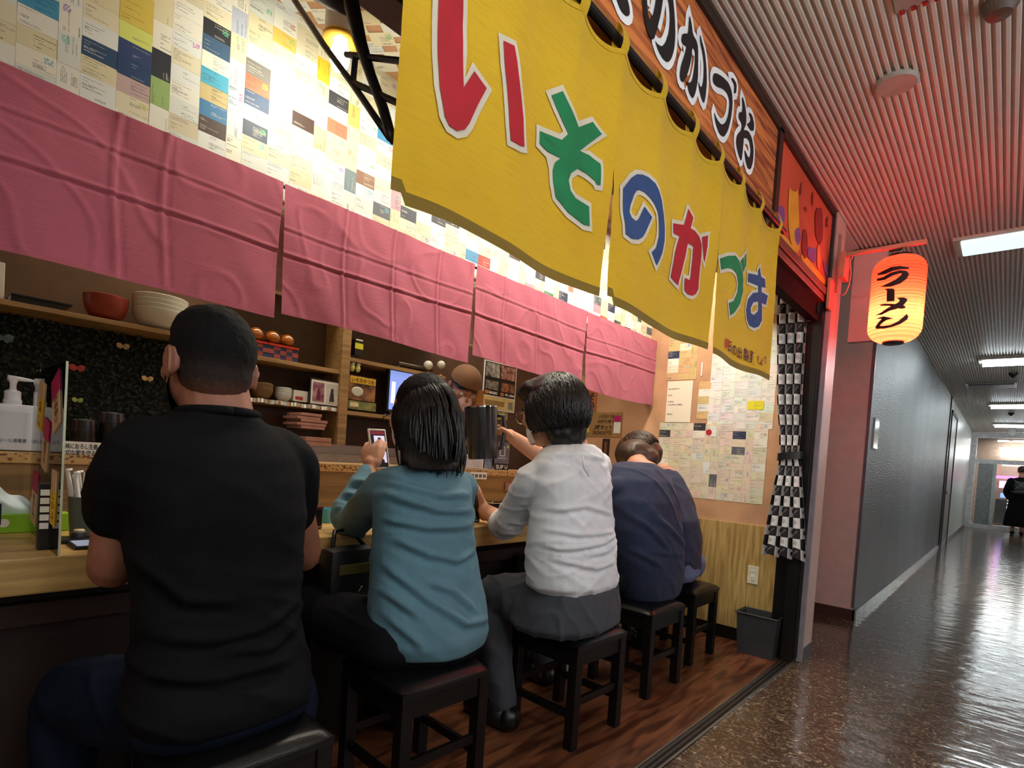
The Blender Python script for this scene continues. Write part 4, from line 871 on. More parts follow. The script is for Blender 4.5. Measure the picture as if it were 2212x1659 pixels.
# lower left bay: glass bowls, photo frame
c = PX(566, 862, XU - .06)
for k in range(2): bowl('glass_bowl', ('lower' if not k else 'upper') + ' amber-tinted glass bowl beside the man\'s ear', (c.x, c.y, zC + .001 + k * .022), .052, .06, mat('brown_glass', S(120, 92, 60), .15), 'amber-tinted glass bowls')
c = PX(611, 866, XU - .06)
for k, w_ in enumerate(('lowest', 'middle', 'topmost')): bowl('small_bowl', '%s of the three small frosted white bowls beside the photo frame' % w_, (c.x, c.y, zC + .001 + k * .014), .043, .045, mat('frosted_white', S(200, 208, 206), .2), 'small frosted bowls')
p, y0, y1, z0, z1 = panel('small_carton', 'small pale carton with red print between the bowls and the photo frame', 'carton', 634, 844, 668, 868, XU - .03, .05, white_paper); sub(p, 'red_print', (.1, .15, .6, .45), XU - .03, y0, y1, z0, z1, mat('red_print', S(170, 60, 50), .6))
p, y0, y1, z0, z1 = panel('photo_frame', 'black frame with two portrait photographs in a white mat', 'photo frame', 667, 820, 738, 878, XU - .01, .02, black_plastic)
for f_, mt_ in (((.04, .06, .93, .94), white_paper), ((.09, .14, .45, .86), mat('photo_left', S(186, 150, 160), .5, var=.4, vs=25, c2=S(120, 50, 80))), ((.52, .14, .88, .86), mat('photo_right', S(206, 204, 200), .5, var=.1))): sub(p, 'print', f_, XU - .01, y0, y1, z0, z1, mt_, None, .0015 if mt_ is white_paper else .003)
for u0, u1, cc in ((.2, .34, S(110, 24, 50)), (.62, .78, S(50, 46, 50))):
    A = y0 + (y1 - y0) * (u0 + u1) / 2; s_ = (y1 - y0) * (u1 - u0) / 2; zz = z0 + (z1 - z0) * .2; q = MB(); q.prism([(XU - .006, A - s_, zz), (XU - .006, A + s_, zz), (XU - .006, A + s_ * .6, zz + s_ * 3.4), (XU - .006, A - s_ * .6, zz + s_ * 3.4)], (.001, 0, 0)); q.ell((XU - .006, A, zz + s_ * 4.1), (.001, s_ * .6, s_ * .8), 10, 8); q.build('portrait_figure', mat('portrait_%d' % int(u0 * 10), cc, .6), p)
for k in range(5):
    A = PX(640 + 8 * k % 20, 920 - k * 5, -2.8); p, y0, y1, z0, z1 = panel('paper_pad', '%s pink-edged paper pad in the pile under the shelf' % ('bottom', 'second lowest', 'middle', 'second highest', 'top')[k], 'paper pad', 650 - (k % 2) * 8, 921 - k * 7, 702 + (k % 3) * 6 - k * 3, 927 - k * 7, -2.74, .16, mat('pink_paper', S(176, 130, 116), .8), 'pink-edged paper pads')
for k in range(2): panel('paper_stack', ('lower' if k == 0 else 'upper') + ' flat pink paper stack on the steel worktop', 'paper stack', 660, 955 - k * 10, 716, 964 - k * 10, -2.66, .16, bpy.data.materials['pink_paper'], 'flat paper stacks')
o = thing('steel_worktop', 'brushed steel worktop and splashback behind the ledge', 'worktop', (-2.6, 1.6, .9)); A, B = PX(700, 996, -2.50), PX(805, 1000, -2.50)
MB().bbox((-2.80, .2, 1.0), (-2.63, 2.3, 1.04), .003).build('top', steel, o); MB().box((-2.66, 1.25, 1.04), (-2.65, 2.2, 1.10)).build('splash_rail', steel, o); MB().box((-2.78, .2, 0), (-2.65, 2.3, 1.0)).build('cabinet', steel, o)
MB().bbox((-2.78, 1.3, 1.04), (-2.68, 2.1, 1.15), .005).build('steel_hood', steel, o)
c = PX(668, 975, -2.74); o = thing('cooking_pot', 'blackened pot rim behind the ledge next to the man\'s shoulder', 'pot', (c.x, c.y, 1.041)); MB().lathe([(.001, 1.042), (.055, 1.042), (.06, 1.12), (.055, 1.12), (.05, 1.05)], (c.x, c.y, 0)).build('pot_body', mat('sooty_metal', S(44, 30, 22), .5, .4, var=.5, vs=20), o, True, auto=.7)
# right bay: figures, poster box, television
p, y0, y1, z0, z1 = panel('labelled_jar', 'dark jar with a bright yellow label on the upper right shelf', 'jar', 766, 733, 785, 768, XU - .03, .05, black_plastic); sub(p, 'label', (-.02, .4, 1.02, .75), XU - .03, y0, y1, z0, z1, mat('lime_label', S(214, 212, 40), .6)); sub(p, 'lid', (.05, .92, .95, 1.0), XU - .03, y0, y1, z0, z1, white_plastic)
for a, b, lb in ((761, 793, 'left'), (773, 795, 'right')):
    c = PX(a, b, XU - .02); o = thing('bird_figurine', 'small white and yellow-green bird figurine, %s one of the pair' % lb, 'figurine', c, 'bird figurines'); zz = z0 if False else c.z
    MB().ell((c.x, c.y, c.z - .004), (.017, .015, .022), 14, 10).build('body', mat('pale_yellow_glaze', S(206, 208, 130), .4), o, True); MB().ell((c.x, c.y + .003, c.z + .02), .012, 14, 10).build('head', white_plastic, o, True); MB().tube([(c.x + .002, c.y + .012, c.z + .02), (c.x + .003, c.y + .022, c.z + .018)], [.003, .0008], 6).build('beak', or_p, o)
for a, b, r_, lb in ((925, 789, 10, 'white ball lamp on the upper right shelf, left of two'), (953, 788, 9, 'white ball lamp on a brass foot, right of two')):
    c = PX(a, b, XU - .04); r = r_ * depth(c) / F; o = thing('ball_lamp', lb, 'lamp', (c.x, c.y, zD), 'white ball lamps'); MB().ell((c.x, c.y, max(c.z, zD + r + .012)), r, 20, 12).build('globe', porc, o, True); MB().lathe([(.016, 0), (.016, .006), (.008, .014)], (c.x, c.y, zD)).build('foot', mat('brass', S(150, 110, 50), .3, .8), o, True)
o = thing('wrapped_rolls', 'bundle of dark metallic rolls lying on the upper right shelf', 'rolls', PX(900, 780, XU - .06))
for k, (a, b, c_, d_) in enumerate(((862, 772, 935, 768), (865, 782, 915, 792), (860, 778, 920, 778))): A, B = PX(a, b, XU - .05 - .02 * k), PX(c_, d_, XU - .05 - .02 * k); A.z = B.z = zD + .014 + .018 * (k == 0); MB().tube([A, B], .012, 10).build('roll', mat('metallic_roll', S(92, 84, 74), .3, .7), o, True)
p, y0, y1, z0, z1 = panel('recipe_box', 'printed noodle box with a yellow banner of hiragana, leaning on the shelf post', 'box', 752, 814, 813, 866, XU - .01, .03, mat('noodle_print', S(170, 120, 78), .5, c2=S(60, 34, 26), vs=16))
sub(p, 'banner', (.04, .7, .98, .97), XU - .01, y0, y1, z0, z1, yl_p); sub(p, 'lettering', (.08, .74, .94, .93), XU - .01, y0, y1, z0, z1, mat('brown_red_ink', S(130, 44, 24), .6), 'いそのかつお', .003, .03)
q = MB(); q.lathe([(.001, 0), (.038, 0), (.04, .002), (.032, .003), (.001, .002)], (XU - .008, y0 + .055, z0 + .05), 24, Matrix.Rotation(pi / 2, 4, 'Y') @ Matrix.Diagonal((.7, 1, 1, 1))); q.build('printed_bowl', porc, p, True)
p, y0, y1, z0, z1 = panel('recipe_box_small', 'low cream and green printed box under the yellow banner box', 'box', 752, 868, 813, 886, XU + .0, .03, mat('cream_green_print', S(150, 142, 90), .6, c2=S(96, 104, 50), vs=30)); sub(p, 'white_label', (.05, .3, .35, .8), XU, y0, y1, z0, z1, cream)
p, y0, y1, z0, z1 = panel('television', 'wall television with a pale blue picture, half hidden by the woman\'s head', 'television', 834, 806, 962, 896, XU - .01, .03, black_plastic)
sub(p, 'screen', (.03, .05, .97, .96), XU - .01, y0, y1, z0, z1, emat('tv_blue', S(120, 142, 214), .75)); sub(p, 'screen_block', (.42, .5, .92, .9), XU - .01, y0, y1, z0, z1, emat('tv_pale', S(186, 196, 228), .75), None, .003); sub(p, 'screen_text', (.06, .2, .12, .7), XU - .01, y0, y1, z0, z1, emat('tv_white', S(220, 224, 240), .8), None, .003)
# menu poster, tags and notices
XM = -3.042
p, y0, y1, z0, z1 = panel('menu_poster', 'black menu poster with bowl photographs and yen prices beside the cook', 'poster', 1040, 784, 1118, 888, XM, .006, white_paper)
for f_, mt_ in (((.03, .30, .97, .98), mat('poster_black', S(30, 26, 26), .5)), ((.05, .68, .46, .96), mat('bowl_photo', S(196, 190, 180), .5, c2=S(60, 56, 54), vs=20)), ((.5, .68, .95, .96), mat('pink_photo', S(196, 150, 140), .5, c2=S(110, 50, 44), vs=24)), ((.06, .42, .44, .6), mat('grey_photo', S(150, 140, 130), .5, c2=S(70, 60, 54), vs=22)), ((.54, .42, .94, .6), mat('brown_photo', S(176, 120, 84), .5, c2=S(100, 50, 30), vs=22)), ((.03, .03, .97, .28), mat('cream_strip', S(206, 180, 120), .6)), ((.78, .07, .92, .22), mat('grey_square', S(130, 124, 116), .6)), ((.08, .1, .66, .2), mat('small_text_band', S(150, 120, 70), .6))): sub(p, 'print', f_, XM, y0, y1, z0, z1, mt_, None, .0015 if 'black' in mt_.name or 'cream' in mt_.name else .003)
sub(p, 'price', (.16, .325, .42, .385), XM, y0, y1, z0, z1, white_ink, '¥680', .004, .02); sub(p, 'price', (.66, .325, .95, .385), XM, y0, y1, z0, z1, white_ink, '¥1,080', .004, .02)
for u in (.1, .57): sub(p, 'coin_mark', (u - .04, .32, u + .05, .39), XM, y0, y1, z0, z1, or_p, None, .004)
panel('wooden_tag', 'blank brown wooden tag hanging next to the cook\'s mask', 'tag', 1027, 842, 1046, 884, -2.7, .01, mat('tag_wood', S(168, 112, 54), .6))
sub(p, 'flyer', (.5, -.18, .8, 0), XM - .004, y0, y1, z0, z1, mat('flyer_print', S(190, 170, 90), .6, c2=S(110, 100, 50), vs=30))
XN = -2.62
def on_end(name, label, cat, x0, y0, x1, y1, mt, parent=None, off=.006):
    A, B = PY(x0, y1, YE), PY(x1, y0, YE); zc_ = (PY((x0 + x1) / 2, y1, YE).z, PY((x0 + x1) / 2, y0, YE).z)
    if parent is None:
        parent = thing(name, label, cat, ((A.x + B.x) / 2, YE - .006, zc_[0])); name = 'panel'
    MB().box((A.x, YE - off, zc_[0]), (B.x, YE - off + .005, zc_[1])).build(name, mt, parent); return parent, A.x, B.x, zc_[0], zc_[1]
def end_text(p, txt, fr, b, mt, off=.008, bold=.02):
    _, x0, x1, z0, z1 = b; q = MB(); X_ = lambda u: x0 + (x1 - x0) * u; Z_ = lambda v: z0 + (z1 - z0) * v
    put_text(q, txt, (X_(fr[0]), YE - off, Z_(fr[1])), (X_(fr[2]) - X_(fr[0]), 0, 0), (0, 0, Z_(fr[3]) - Z_(fr[1])), (0, 0, 0), bold); q.build('lettering', mt, p, fixn=False)
b = on_end('vertical_plaque', 'orange wooden plaque with vertical dark hiragana on the kitchen end wall', 'plaque', 1266, 820, 1293, 889, mat('orange_plaque', S(176, 104, 56), .5)); end_text(b[0], 'そ', (.25, .36, .8, .58), b, ink); end_text(b[0], 'の', (.22, .08, .82, .30), b, ink); end_text(b[0], 'い', (.25, .66, .8, .88), b, ink)
b = on_end('price_notice', 'brown handwritten takeaway notice with magenta and yellow labels', 'notice', 1262, 891, 1346, 944, mat('brown_card', S(156, 120, 70), .7))
end_text(b[0], 'いそのかつお', (.38, .76, .8, .92), b, brown_ink); end_text(b[0], 'お持ち帰り', (.36, .56, .8, .70), b, brown_ink); end_text(b[0], '2枚セット', (.28, .30, .76, .50), b, ink); end_text(b[0], '300円', (.24, .08, .74, .26), b, brown_ink)
for (x0, y0, x1, y1, m_) in ((1327, 898, 1343, 912, mg), (1326, 912, 1342, 936, white_paper), (1266, 909, 1275, 934, yl_p), (1266, 898, 1275, 909, cream)): on_end('sticker', None, None, x0, y0, x1, y1, m_, b[0], .009)
q = PY(1275, 970, YE); o = thing('rice_cooker', 'black rounded appliance on the worktop at the kitchen end wall', 'appliance', (q.x, YE - .2, 1.04)); MB().bbox((-2.86, YE - .33, 1.05), (-2.66, YE - .1, q.z + .1), .03).build('appliance_body', black_plastic, o, True, auto=.7); MB().bbox((-2.85, YE - .335, q.z + .03), (-2.67, YE - .325, q.z + .06), .003).build('chrome_strip', chrome, o)
b = on_end('tray_rack', 'dark brown wooden tray rack beside the black appliance', 'rack', 1299, 948, 1318, 1002, mat('dark_frame_wood', S(48, 30, 22), .5)); on_end('inset', None, None, 1304, 954, 1313, 998, mat('frame_inset', S(120, 78, 48), .6), b[0], .009)
# ================================================================== on the ledge
ZL, ZT = 1.059, .818
LE = lambda a, b: PZ(a, b, ZL); CT = lambda a, b: PZ(a, b, ZT)
c = PX(37, 972, -2.42); dd_ = depth(c) / F; o = thing('sanitizer_bottle', 'large white pump bottle of hand sanitizer at the left end of the ledge', 'bottle', (-2.42, c.y, ZL)); hw = 40 * dd_; zt = PX(37, 874, -2.42).z; cy_ = PX(28, 900, -2.42).y
wp = mat('milky_plastic', S(214, 218, 226), .35, var=.03)
MB().bbox((-2.45, cy_ - .105, ZL), (-2.38, cy_ + hw, zt), .016).build('bottle_body', wp, o, True, auto=.8)
MB().bbox((-2.379, cy_ - .09, ZL + .025), (-2.3785, cy_ + hw - .022, zt - .025), .0001).build('label_sheet', mat('pale_label', S(206, 212, 222), .5, var=.02), o)
q = MB(); put_text(q, 'アルコール消毒液', (-2.377, cy_ - .06, ZL + .028), (0, hw + .03, 0), (0, 0, .013), (0, 0, 0), .01); q.build('lettering', mat('grey_ink', S(70, 72, 80), .6), o, fixn=False)
yp = PX(28, 850, -2.41).y; zn = lambda b_: PX(28, b_, -2.41).z
MB().lathe([(.023, zt - .002), (.024, zn(865)), (.021, zn(862)), (.021, zn(846)), (.016, zn(843)), (.001, zn(842))], (-2.415, yp, 0), 28).build('screw_cap', wp, o, True, auto=.6)
MB().lathe([(.011, zn(845)), (.008, zn(836)), (.0095, zn(826)), (.013, zn(822)), (.013, zn(813)), (.001, zn(812))], (-2.415, yp, 0), 20).build('pump_stem', wp, o, True, auto=.6)
MB().tube([(-2.415, yp - .014, zn(816)), (-2.415, yp + .02, zn(817)), (-2.41, PX(66, 820, -2.41).y, zn(818)), (-2.41, PX(75, 822, -2.41).y, PX(75, 824, -2.41).z), (-2.41, PX(80, 840, -2.41).y, PX(80, 842, -2.41).z)], [.012, .010, .007, .006, .005], 12, sq=.7).build('nozzle', wp, o, True)
for k, (a, b_, n) in enumerate(((182, 957, 2), (186, 950, 2), (241, 948, 3))):
    c = LE(a, b_); c.x = max(c.x, -2.64) if k != 1 else -2.64; c = V((c.x, PX(a, b_, c.x).y, ZL)); smoke = glass('smoky_cup_plastic', (.62, .58, .6), .35) if k == 0 else bpy.data.materials['smoky_cup_plastic']
    if k == 1: continue
    for j in range(n): t_ = thing('plastic_cup', ('%s smoky cup of the ' % ('lowest', 'second', 'third')[j]) + ('left' if k == 0 else 'right') + ' stack on the ledge', 'cup', (c.x, c.y, ZL + .035 * j), 'upturned smoky cups on the ledge'); MB().lathe([(.044, 0), (.046, .003), (.037, .085), (.001, .088), (.001, .085), (.034, .082), (.042, 0)], (c.x, c.y, ZL + .001 + .035 * j), 28).build('cup_body', smoke, t_, True, auto=.8)
p, y0, y1, z0, z1 = panel('paper_apron_sign', 'white strip sign with two lines of black Japanese text standing on the ledge', 'sign', 110, 955, 262, 988, -2.382, .004, white_paper)
sub(p, 'lettering', (.12, .52, .98, .88), -2.382, y0, y1, z0, z1, ink, '薬味におろし生姜・酢・ゆず', .002, .015); sub(p, 'lettering', (.12, .1, .98, .46), -2.382, y0, y1, z0, z1, ink, '大切な服を守る紙エプロン', .002, .015)
p, y0, y1, z0, z1 = panel('sushi_case_lid', 'flat grey lid lying on the ledge behind the man\'s shoulder', 'lid', 266, 925, 330, 940, -2.57, .1, mat('grey_lid', S(110, 108, 104), .4))
c = PX(1024, 1000, -2.45); o = thing('napkin_holder', 'white paper napkin pack on the ledge under the jug', 'napkins', (c.x, c.y, ZL)); A, B = PX(1004, 1013, -2.43), PX(1044, 1013, -2.43); MB().bbox((-2.47, A.y, ZL), (-2.43, B.y, ZL + .085), .006).build('napkin_pack', white_paper, o, True, auto=.8); MB().box((-2.4295, A.y + .01, ZL + .01), (-2.429, B.y - .01, ZL + .075)).build('pack_print', mat('pale_print', S(206, 206, 210), .6), o)
p, y0, y1, z0, z1 = panel('payment_card_stand', 'grey standing card with a phone icon and payment marks on the ledge', 'card stand', 1067, 955, 1102, 1016, -2.44, .004, mat('card_grey', S(108, 106, 118), .5))
sub(p, 'dark_band', (0, 0, 1, .24), -2.44, y0, y1, z0, z1, bpy.data.materials['poster_black']); sub(p, 'lettering', (.1, .05, .9, .19), -2.44, y0, y1, z0, z1, white_ink, 'SUP U', .003, .03)
q = MB(); 
for f_ in ((.32, .5, .36, .85), (.64, .5, .68, .85), (.32, .82, .68, .85), (.32, .5, .68, .53), (.2, .42, .8, .44)): q.box((-2.44, y0 + (y1 - y0) * f_[0], z0 + (z1 - z0) * f_[1]), (-2.4385, y0 + (y1 - y0) * f_[2], z0 + (z1 - z0) * f_[3]))
q.build('phone_icon', white_ink, p); c = V((-2.438, y0 + (y1 - y0) * .85, z0 + (z1 - z0) * .85)); MB().lathe([(.001, 0), (.011, 0), (.011, .001), (.001, .001)], c, 20, Matrix.Rotation(pi / 2, 4, 'Y')).build('yellow_dot', mat('lime_dot', S(206, 210, 120), .5), p)
p, y0, y1, z0, z1 = panel('clear_leaflet', 'translucent leaflet holder just behind the grey payment card', 'leaflet', 1046, 965, 1066, 1014, -2.47, .003, mat('leaflet_print', S(176, 184, 200), .4, c2=S(120, 130, 160), vs=24))
p, y0, y1, z0, z1 = panel('icon_label', 'white label with four small square icons stuck on the ledge front', 'label', 1014, 1020, 1052, 1035, -2.366, .002, white_paper, None)
for i in range(4): sub(p, 'icon', (.08 + .23 * i, .22, .24 + .23 * i, .7), -2.366, y0, y1, z0, z1, mat('icon_grey', S(96, 96, 100), .6))
o = thing('mint_tray', 'flat mint-green tray on the ledge beside the payment card', 'tray', LE(1115, 1013)); c = LE(1118, 1012); MB().bbox((-2.51, c.y - .08, ZL), (-2.39, c.y + .1, ZL + .012), .003).build('tray_body', mat('mint_plastic', S(130, 196, 170), .4), o)
# ================================================================== on the counter
cb_ = CT(125, 1203); YP = cb_.y; ztop = PY(146, 779, YP).z; xb = PY(63, 1080, YP).x
o = thing('acrylic_partition', 'clear acrylic partition with slanted stickers between two counter seats', 'partition', (cb_.x, YP, ZT))
MB().box((xb, YP, ZT), (cb_.x, YP + .004, ztop)).build('sheet', clear, o)
MB().box((cb_.x - .001, YP - .0005, ZT), (cb_.x + .0015, YP + .0045, ztop)).build('bright_edge', mat('acrylic_edge', S(214, 220, 190), .3), o)
def sticker(cx, cy, w_, h, parts, ang, lb):
    c = PY(cx, cy, YP - .002); A = PY(cx, cy - h / 2, YP - .002); B = PY(cx, cy + h / 2, YP - .002); H_ = (A - B).length; W_ = (PY(cx + w_ / 2, cy, YP - .002) - PY(cx - w_ / 2, cy, YP - .002)).length
    up = V((math.sin(ang), 0, math.cos(ang))); rt = V((math.cos(ang), 0, -math.sin(ang))) * .62
    for a, b_, m_ in parts:
        q0 = c + up * H_ * (a - .5); q1 = c + up * H_ * (b_ - .5); r_ = rt * W_ / 2; MB().prism([q0 - r_, q0 + r_, q1 + r_, q1 - r_], (0, -.0008, 0)).build('sticker', m_, o)
    q = MB(); q0 = c + up * H_ * -.4 - rt * W_ * .22; put_text(q, lb, q0, up * H_ * .5, -rt * -W_ * .5, (0, -.0012, 0), .01); q.build('sticker_text', brown_ink, o, fixn=False)
tan = mat('tan_sticker', S(214, 186, 150), .6)
sticker(121, 868, 26, 118, ((0, .6, tan), (.6, 1, mg)), -.35, '七味ある'); sticker(88, 876, 17, 100, ((0, .65, yl_p), (.65, 1, tan)), .22, 'しお'); sticker(98, 960, 19, 108, ((0, .6, tan), (.6, 1, mg)), .2, '七味'); sticker(74, 1075, 17, 112, ((0, .62, tan), (.62, 1, mg)), .12, '七味'); sticker(115, 1075, 18, 118, ((0, .62, yl_p), (.62, 1, tan)), .06, 'からし')
c = CT(92, 1186); p_ = thing('menu_stand', 'black upright menu stand with five white labels on the counter', 'menu stand', c); wy = 11 * depth(c) / F; zt_ = PX(92, 1042, c.x).z
MB().bbox((c.x - .01, c.y - wy, ZT), (c.x + .012, c.y + wy + .01, zt_), .003).build('stand_body', black_plastic, p_)
for i in range(5): z_ = zt_ - .012 - (zt_ - ZT) * .62 * (i + 1) / 5; MB().bbox((c.x + .012, c.y - wy * .8, z_), (c.x + .0135, c.y + wy * .6, z_ + (zt_ - ZT) * .09), .0004).build('label_strip', white_paper, p_)
A, B = CT(0, 1155), CT(150, 1143); xg = (A.x + B.x) / 2; y1_ = PX(150, 1140, xg).y; o = thing('tissue_box', 'lime green tissue box with a pulled-up tissue on the counter', 'tissue box', (xg, y1_ - .12, ZT)); zg = PX(150, 1109, xg).z; lime = mat('lime_card', S(134, 186, 30), .5, var=.05)
MB().bbox((xg - .06, y1_ - .25, ZT), (xg + .001, y1_, zg), .002).build('box_body', lime, o)
q = MB().lathe([(.001, 0), (.013, 0), (.013, .001), (.001, .001)], PX(8, 1130, xg + .002), 20, Matrix.Rotation(pi / 2, 4, 'Y')); q.build('white_dot', white_paper, o)
cy_ = PX(34, 1090, xg).y
MB().grid(lambda u, v: (xg - .03 + .03 * math.sin(u * 5 + v * 2) * v, cy_ - .065 + .13 * u + .01 * math.sin(v * 6), zg + v * (.05 + .03 * math.sin(u * 4.2 + .6) + .012 * math.sin(u * 11))), 24, 12).build('tissue', mat('tissue_paper', S(214, 228, 232), .9, var=.03), o, True)
panel('dark_card_holder', 'small dark card holder at the left edge of the counter', 'card holder', -20, 1088, 4, 1135, xg + .05, .01, black_plastic)
c = CT(178, 1160); o = thing('utensil_cup', 'tall grey cup holding white spoons on the counter', 'cup', c); zu = PX(178, 1072, c.x).z; r = 28 * depth(c) / F
MB().lathe([(.001, ZT), (r * .8, ZT), (r, zu), (r * .92, zu), (r * .74, ZT + .01), (.001, ZT + .01)], (c.x, c.y, 0), 28).build('cup_body', mat('sage_grey_plastic', S(96, 104, 92), .5), o, True, auto=.8)
for i, (a, b_, dx) in enumerate(((146, 1018, 0), (163, 1024, .02), (170, 1022, -.015), (185, 1026, .005), (160, 1030, -.02))):
    t_ = PX(a, b_, c.x + dx); bs = V((c.x + dx * .5, c.y + (i - 2) * .008, ZT + .03)); mid = bs.lerp(t_, .72); s_ = thing('soup_spoon', '%s white soup spoon standing handle-up in the grey cup' % ('leftmost', 'second', 'middle', 'fourth', 'rearmost')[i], 'spoon', bs, 'white soup spoons in the cup')
    MB().tube([bs, bs.lerp(mid, .5), mid, mid.lerp(t_, .6), t_ + V((0, 0, .004)), t_ + V((.008, .008, .006))], [.017, .014, .011, .009, .009, .005], 10, sq=.6).build('spoon_handle', white_plastic, s_, True)
c = CT(170, 1170); o = thing('condiment_pot', 'small pewter pot with a pale lid beside the man\'s arm', 'pot', c); MB().lathe([(.001, 0), (.017, 0), (.019, .028), (.015, .03), (.001, .03)], c, 20).build('pot_body', mat('pewter', S(88, 86, 86), .35, .6), o, True, auto=.6); MB().lathe([(.015, .03), (.012, .036), (.001, .037)], c, 20).build('lid', mat('pale_lid', S(206, 186, 140), .5), o, True)
c = CT(150, 1172); o = thing('dark_dish', 'low dark dish with a red edge on the counter', 'dish', c); MB().bbox((c.x - .05, c.y - .06, ZT), (c.x + .02, c.y + .075, ZT + .012), .004).build('dish_body', black_plastic, o); MB().box((c.x - .045, c.y + .03, ZT + .012), (c.x - .01, c.y + .072, ZT + .014)).build('red_inlay', mat('dark_red_lacquer', S(84, 26, 26), .3), o)
A = CT(163, 1178); o = thing('tablet', 'dark tablet showing a grey page, lying by the man\'s elbow', 'tablet', A); MB().bbox((A.x - .03, A.y - .015, ZT), (A.x + .075, A.y + .13, ZT + .009), .003).build('tablet_case', black_plastic, o); MB().box((A.x - .025, A.y - .008, ZT + .009), (A.x + .068, A.y + .12, ZT + .0098)).build('screen', emat('tablet_screen', S(120, 126, 146), .6), o)
def tray(label, px0, px1, py0, X, h, chr=True):
    A, B = PX(px0, py0, X), PX(px1, py0, X); o = thing('condiment_box', label, 'condiment box', (X, (A.y + B.y) / 2, ZT)); MB().bbox((X - .12, A.y, ZT), (X, B.y, ZT + h), .004).build('box_body', black_plastic, o)
    MB().bbox((X - .125, A.y - .002, ZT + h), (X + .003, B.y + .002, ZT + h + .012), .004).build('lid', chrome if chr else mat('dark_red_lid', S(80, 26, 30), .4), o); MB().bbox((X - .005, A.y, ZT + .006), (X + .004, B.y, ZT + .012), .001).build('trim_strip', chrome, o)
tray('black condiment box with a dark red lid between the man in black and the woman', 672, 696, 1130, -1.98, .075, False); tray('black condiment box with a chrome lid between the woman and the man in white', 1062, 1118, 1110, -1.98, .08)
c = CT(704, 1128); o = thing('cyan_cup', 'small cyan paper cup behind the woman\'s sleeve', 'cup', c); MB().lathe([(.001, 0), (.028, 0), (.034, .06), (.031, .06), (.026, .004), (.001, .004)], c, 24).build('cup_body', mat('cyan_paper', S(90, 180, 206), .6), o, True, auto=.8)
o = thing('shoulder_bag', 'black shoulder bag with a chain hanging under the counter beside the woman', 'bag', (-1.78, 1.10, .45)); A, B = PX(708, 1175, -1.72), PX(812, 1175, -1.72)
bg = MB(); bg.bbox((-1.79, A.y, .43), (-1.69, B.y, .79), .035); bag = bg.build('bag_body', mat('black_nylon', S(16, 16, 18), .45, bump=.2, bs=30), o, True, auto=.9)
MB().bbox((-1.688, A.y + .03, .70), (-1.684, B.y - .01, .735), .001).build('olive_lining', mat('olive_lining', S(92, 84, 40), .6), o)
MB().tube([PX(a, b_, -1.67) for a, b_ in ((781, 1266), (774, 1280), (778, 1290), (792, 1298), (800, 1292), (806, 1283))], .0035, 8).build('chain_hook', chrome, o, True); MB().tube([PX(800 + 8 * math.cos(t), 1290 + 9 * math.sin(t), -1.66) for t in [k * .7 for k in range(10)]], .003, 6).build('chain_ring', chrome, o, True)
MB().tube([(-1.74, A.y + .03, .78), (-1.78, A.y + .06, .84), (-1.80, B.y - .06, .84), (-1.74, B.y - .03, .78)], .008, 8).build('strap', black_leather, o, True)
# ================================================================== people
skin_m = mat('skin', S(196, 140, 110), .55, var=.06, vs=20)
skin_d = mat('skin_tanned', S(150, 98, 76), .55, var=.08, vs=20)
hair_m = mat('black_hair', S(20, 17, 18), .4, var=.3, spec=.5)
hair_b = mat('brown_hair', S(66, 48, 36), .45, var=.35, vs=30)
mask_m = mat('white_face_mask', S(232, 230, 228), .8, var=.03)
def fabric(name, c, r=.85, var=.12, bump=.25): return mat(name, c, r, var=var, vs=9, bump=bump, bs=240, sheen=.06 if max(c) > .03 else 0, spec=.35 if max(c) > .03 else .12)
K = 1.13
def vox(name, mb, mt, parent, voxel=.008, smooth=5, disp=None, label=None):
    """union of closed pieces -> one continuous skinned surface"""
    o = wloc(parent); me = bpy.data.meshes.new('t'); me.from_pydata([p - o for p in mb.v], [], mb.f)
    bm = bmesh.new(); bm.from_mesh(me); bmesh.ops.recalc_face_normals(bm, faces=bm.faces[:]); bm.to_mesh(me); bm.free()
    ob = bpy.data.objects.new('t', me); COL.objects.link(ob)
    r = ob.modifiers.new('r', 'REMESH'); r.mode = 'VOXEL'; r.voxel_size = voxel; r.adaptivity = 0
    if smooth: s = ob.modifiers.new('s', 'SMOOTH'); s.iterations = smooth; s.factor = .5
    m2 = bpy.data.meshes.new_from_object(ob.evaluated_get(bpy.context.evaluated_depsgraph_get())); bpy.data.objects.remove(ob)
    if disp:
        ns = [v.normal.copy() for v in m2.vertices]
        for v, n in zip(m2.vertices, ns): v.co = v.co + n * disp(v.co + o, n)
    m2.materials.clear(); m2.materials.append(mt); m2.shade_smooth(); m2.name = name
    ob = bpy.data.objects.new(name, m2); COL.objects.link(ob); ob.parent = parent
    return tag(ob, label)
def limb(mb, pts, rs, n=14, sq=1):
    mb.tube(pts, rs, n, True, sq)
    for p, r in zip(pts, rs): mb.ell(p, r * .995, 14, 8)
    return mb
def dens(pts, rs, k=5):
    """Catmull-Rom resample"""
    P = [V(p) for p in pts]; out, ro = [], []
    for i in range(len(P) - 1):
        a, b, c, d = P[max(i - 1, 0)], P[i], P[i + 1], P[min(i + 2, len(P) - 1)]
        for j in range(k):
            t = j / k; out.append(.5 * ((2 * b) + (c - a) * t + (2 * a - 5 * b + 4 * c - d) * t * t + (3 * b - a - 3 * c + d) * t ** 3)); ro.append(rs[i] + (rs[i + 1] - rs[i]) * t)
    return out + [P[-1]], ro + [rs[-1]]
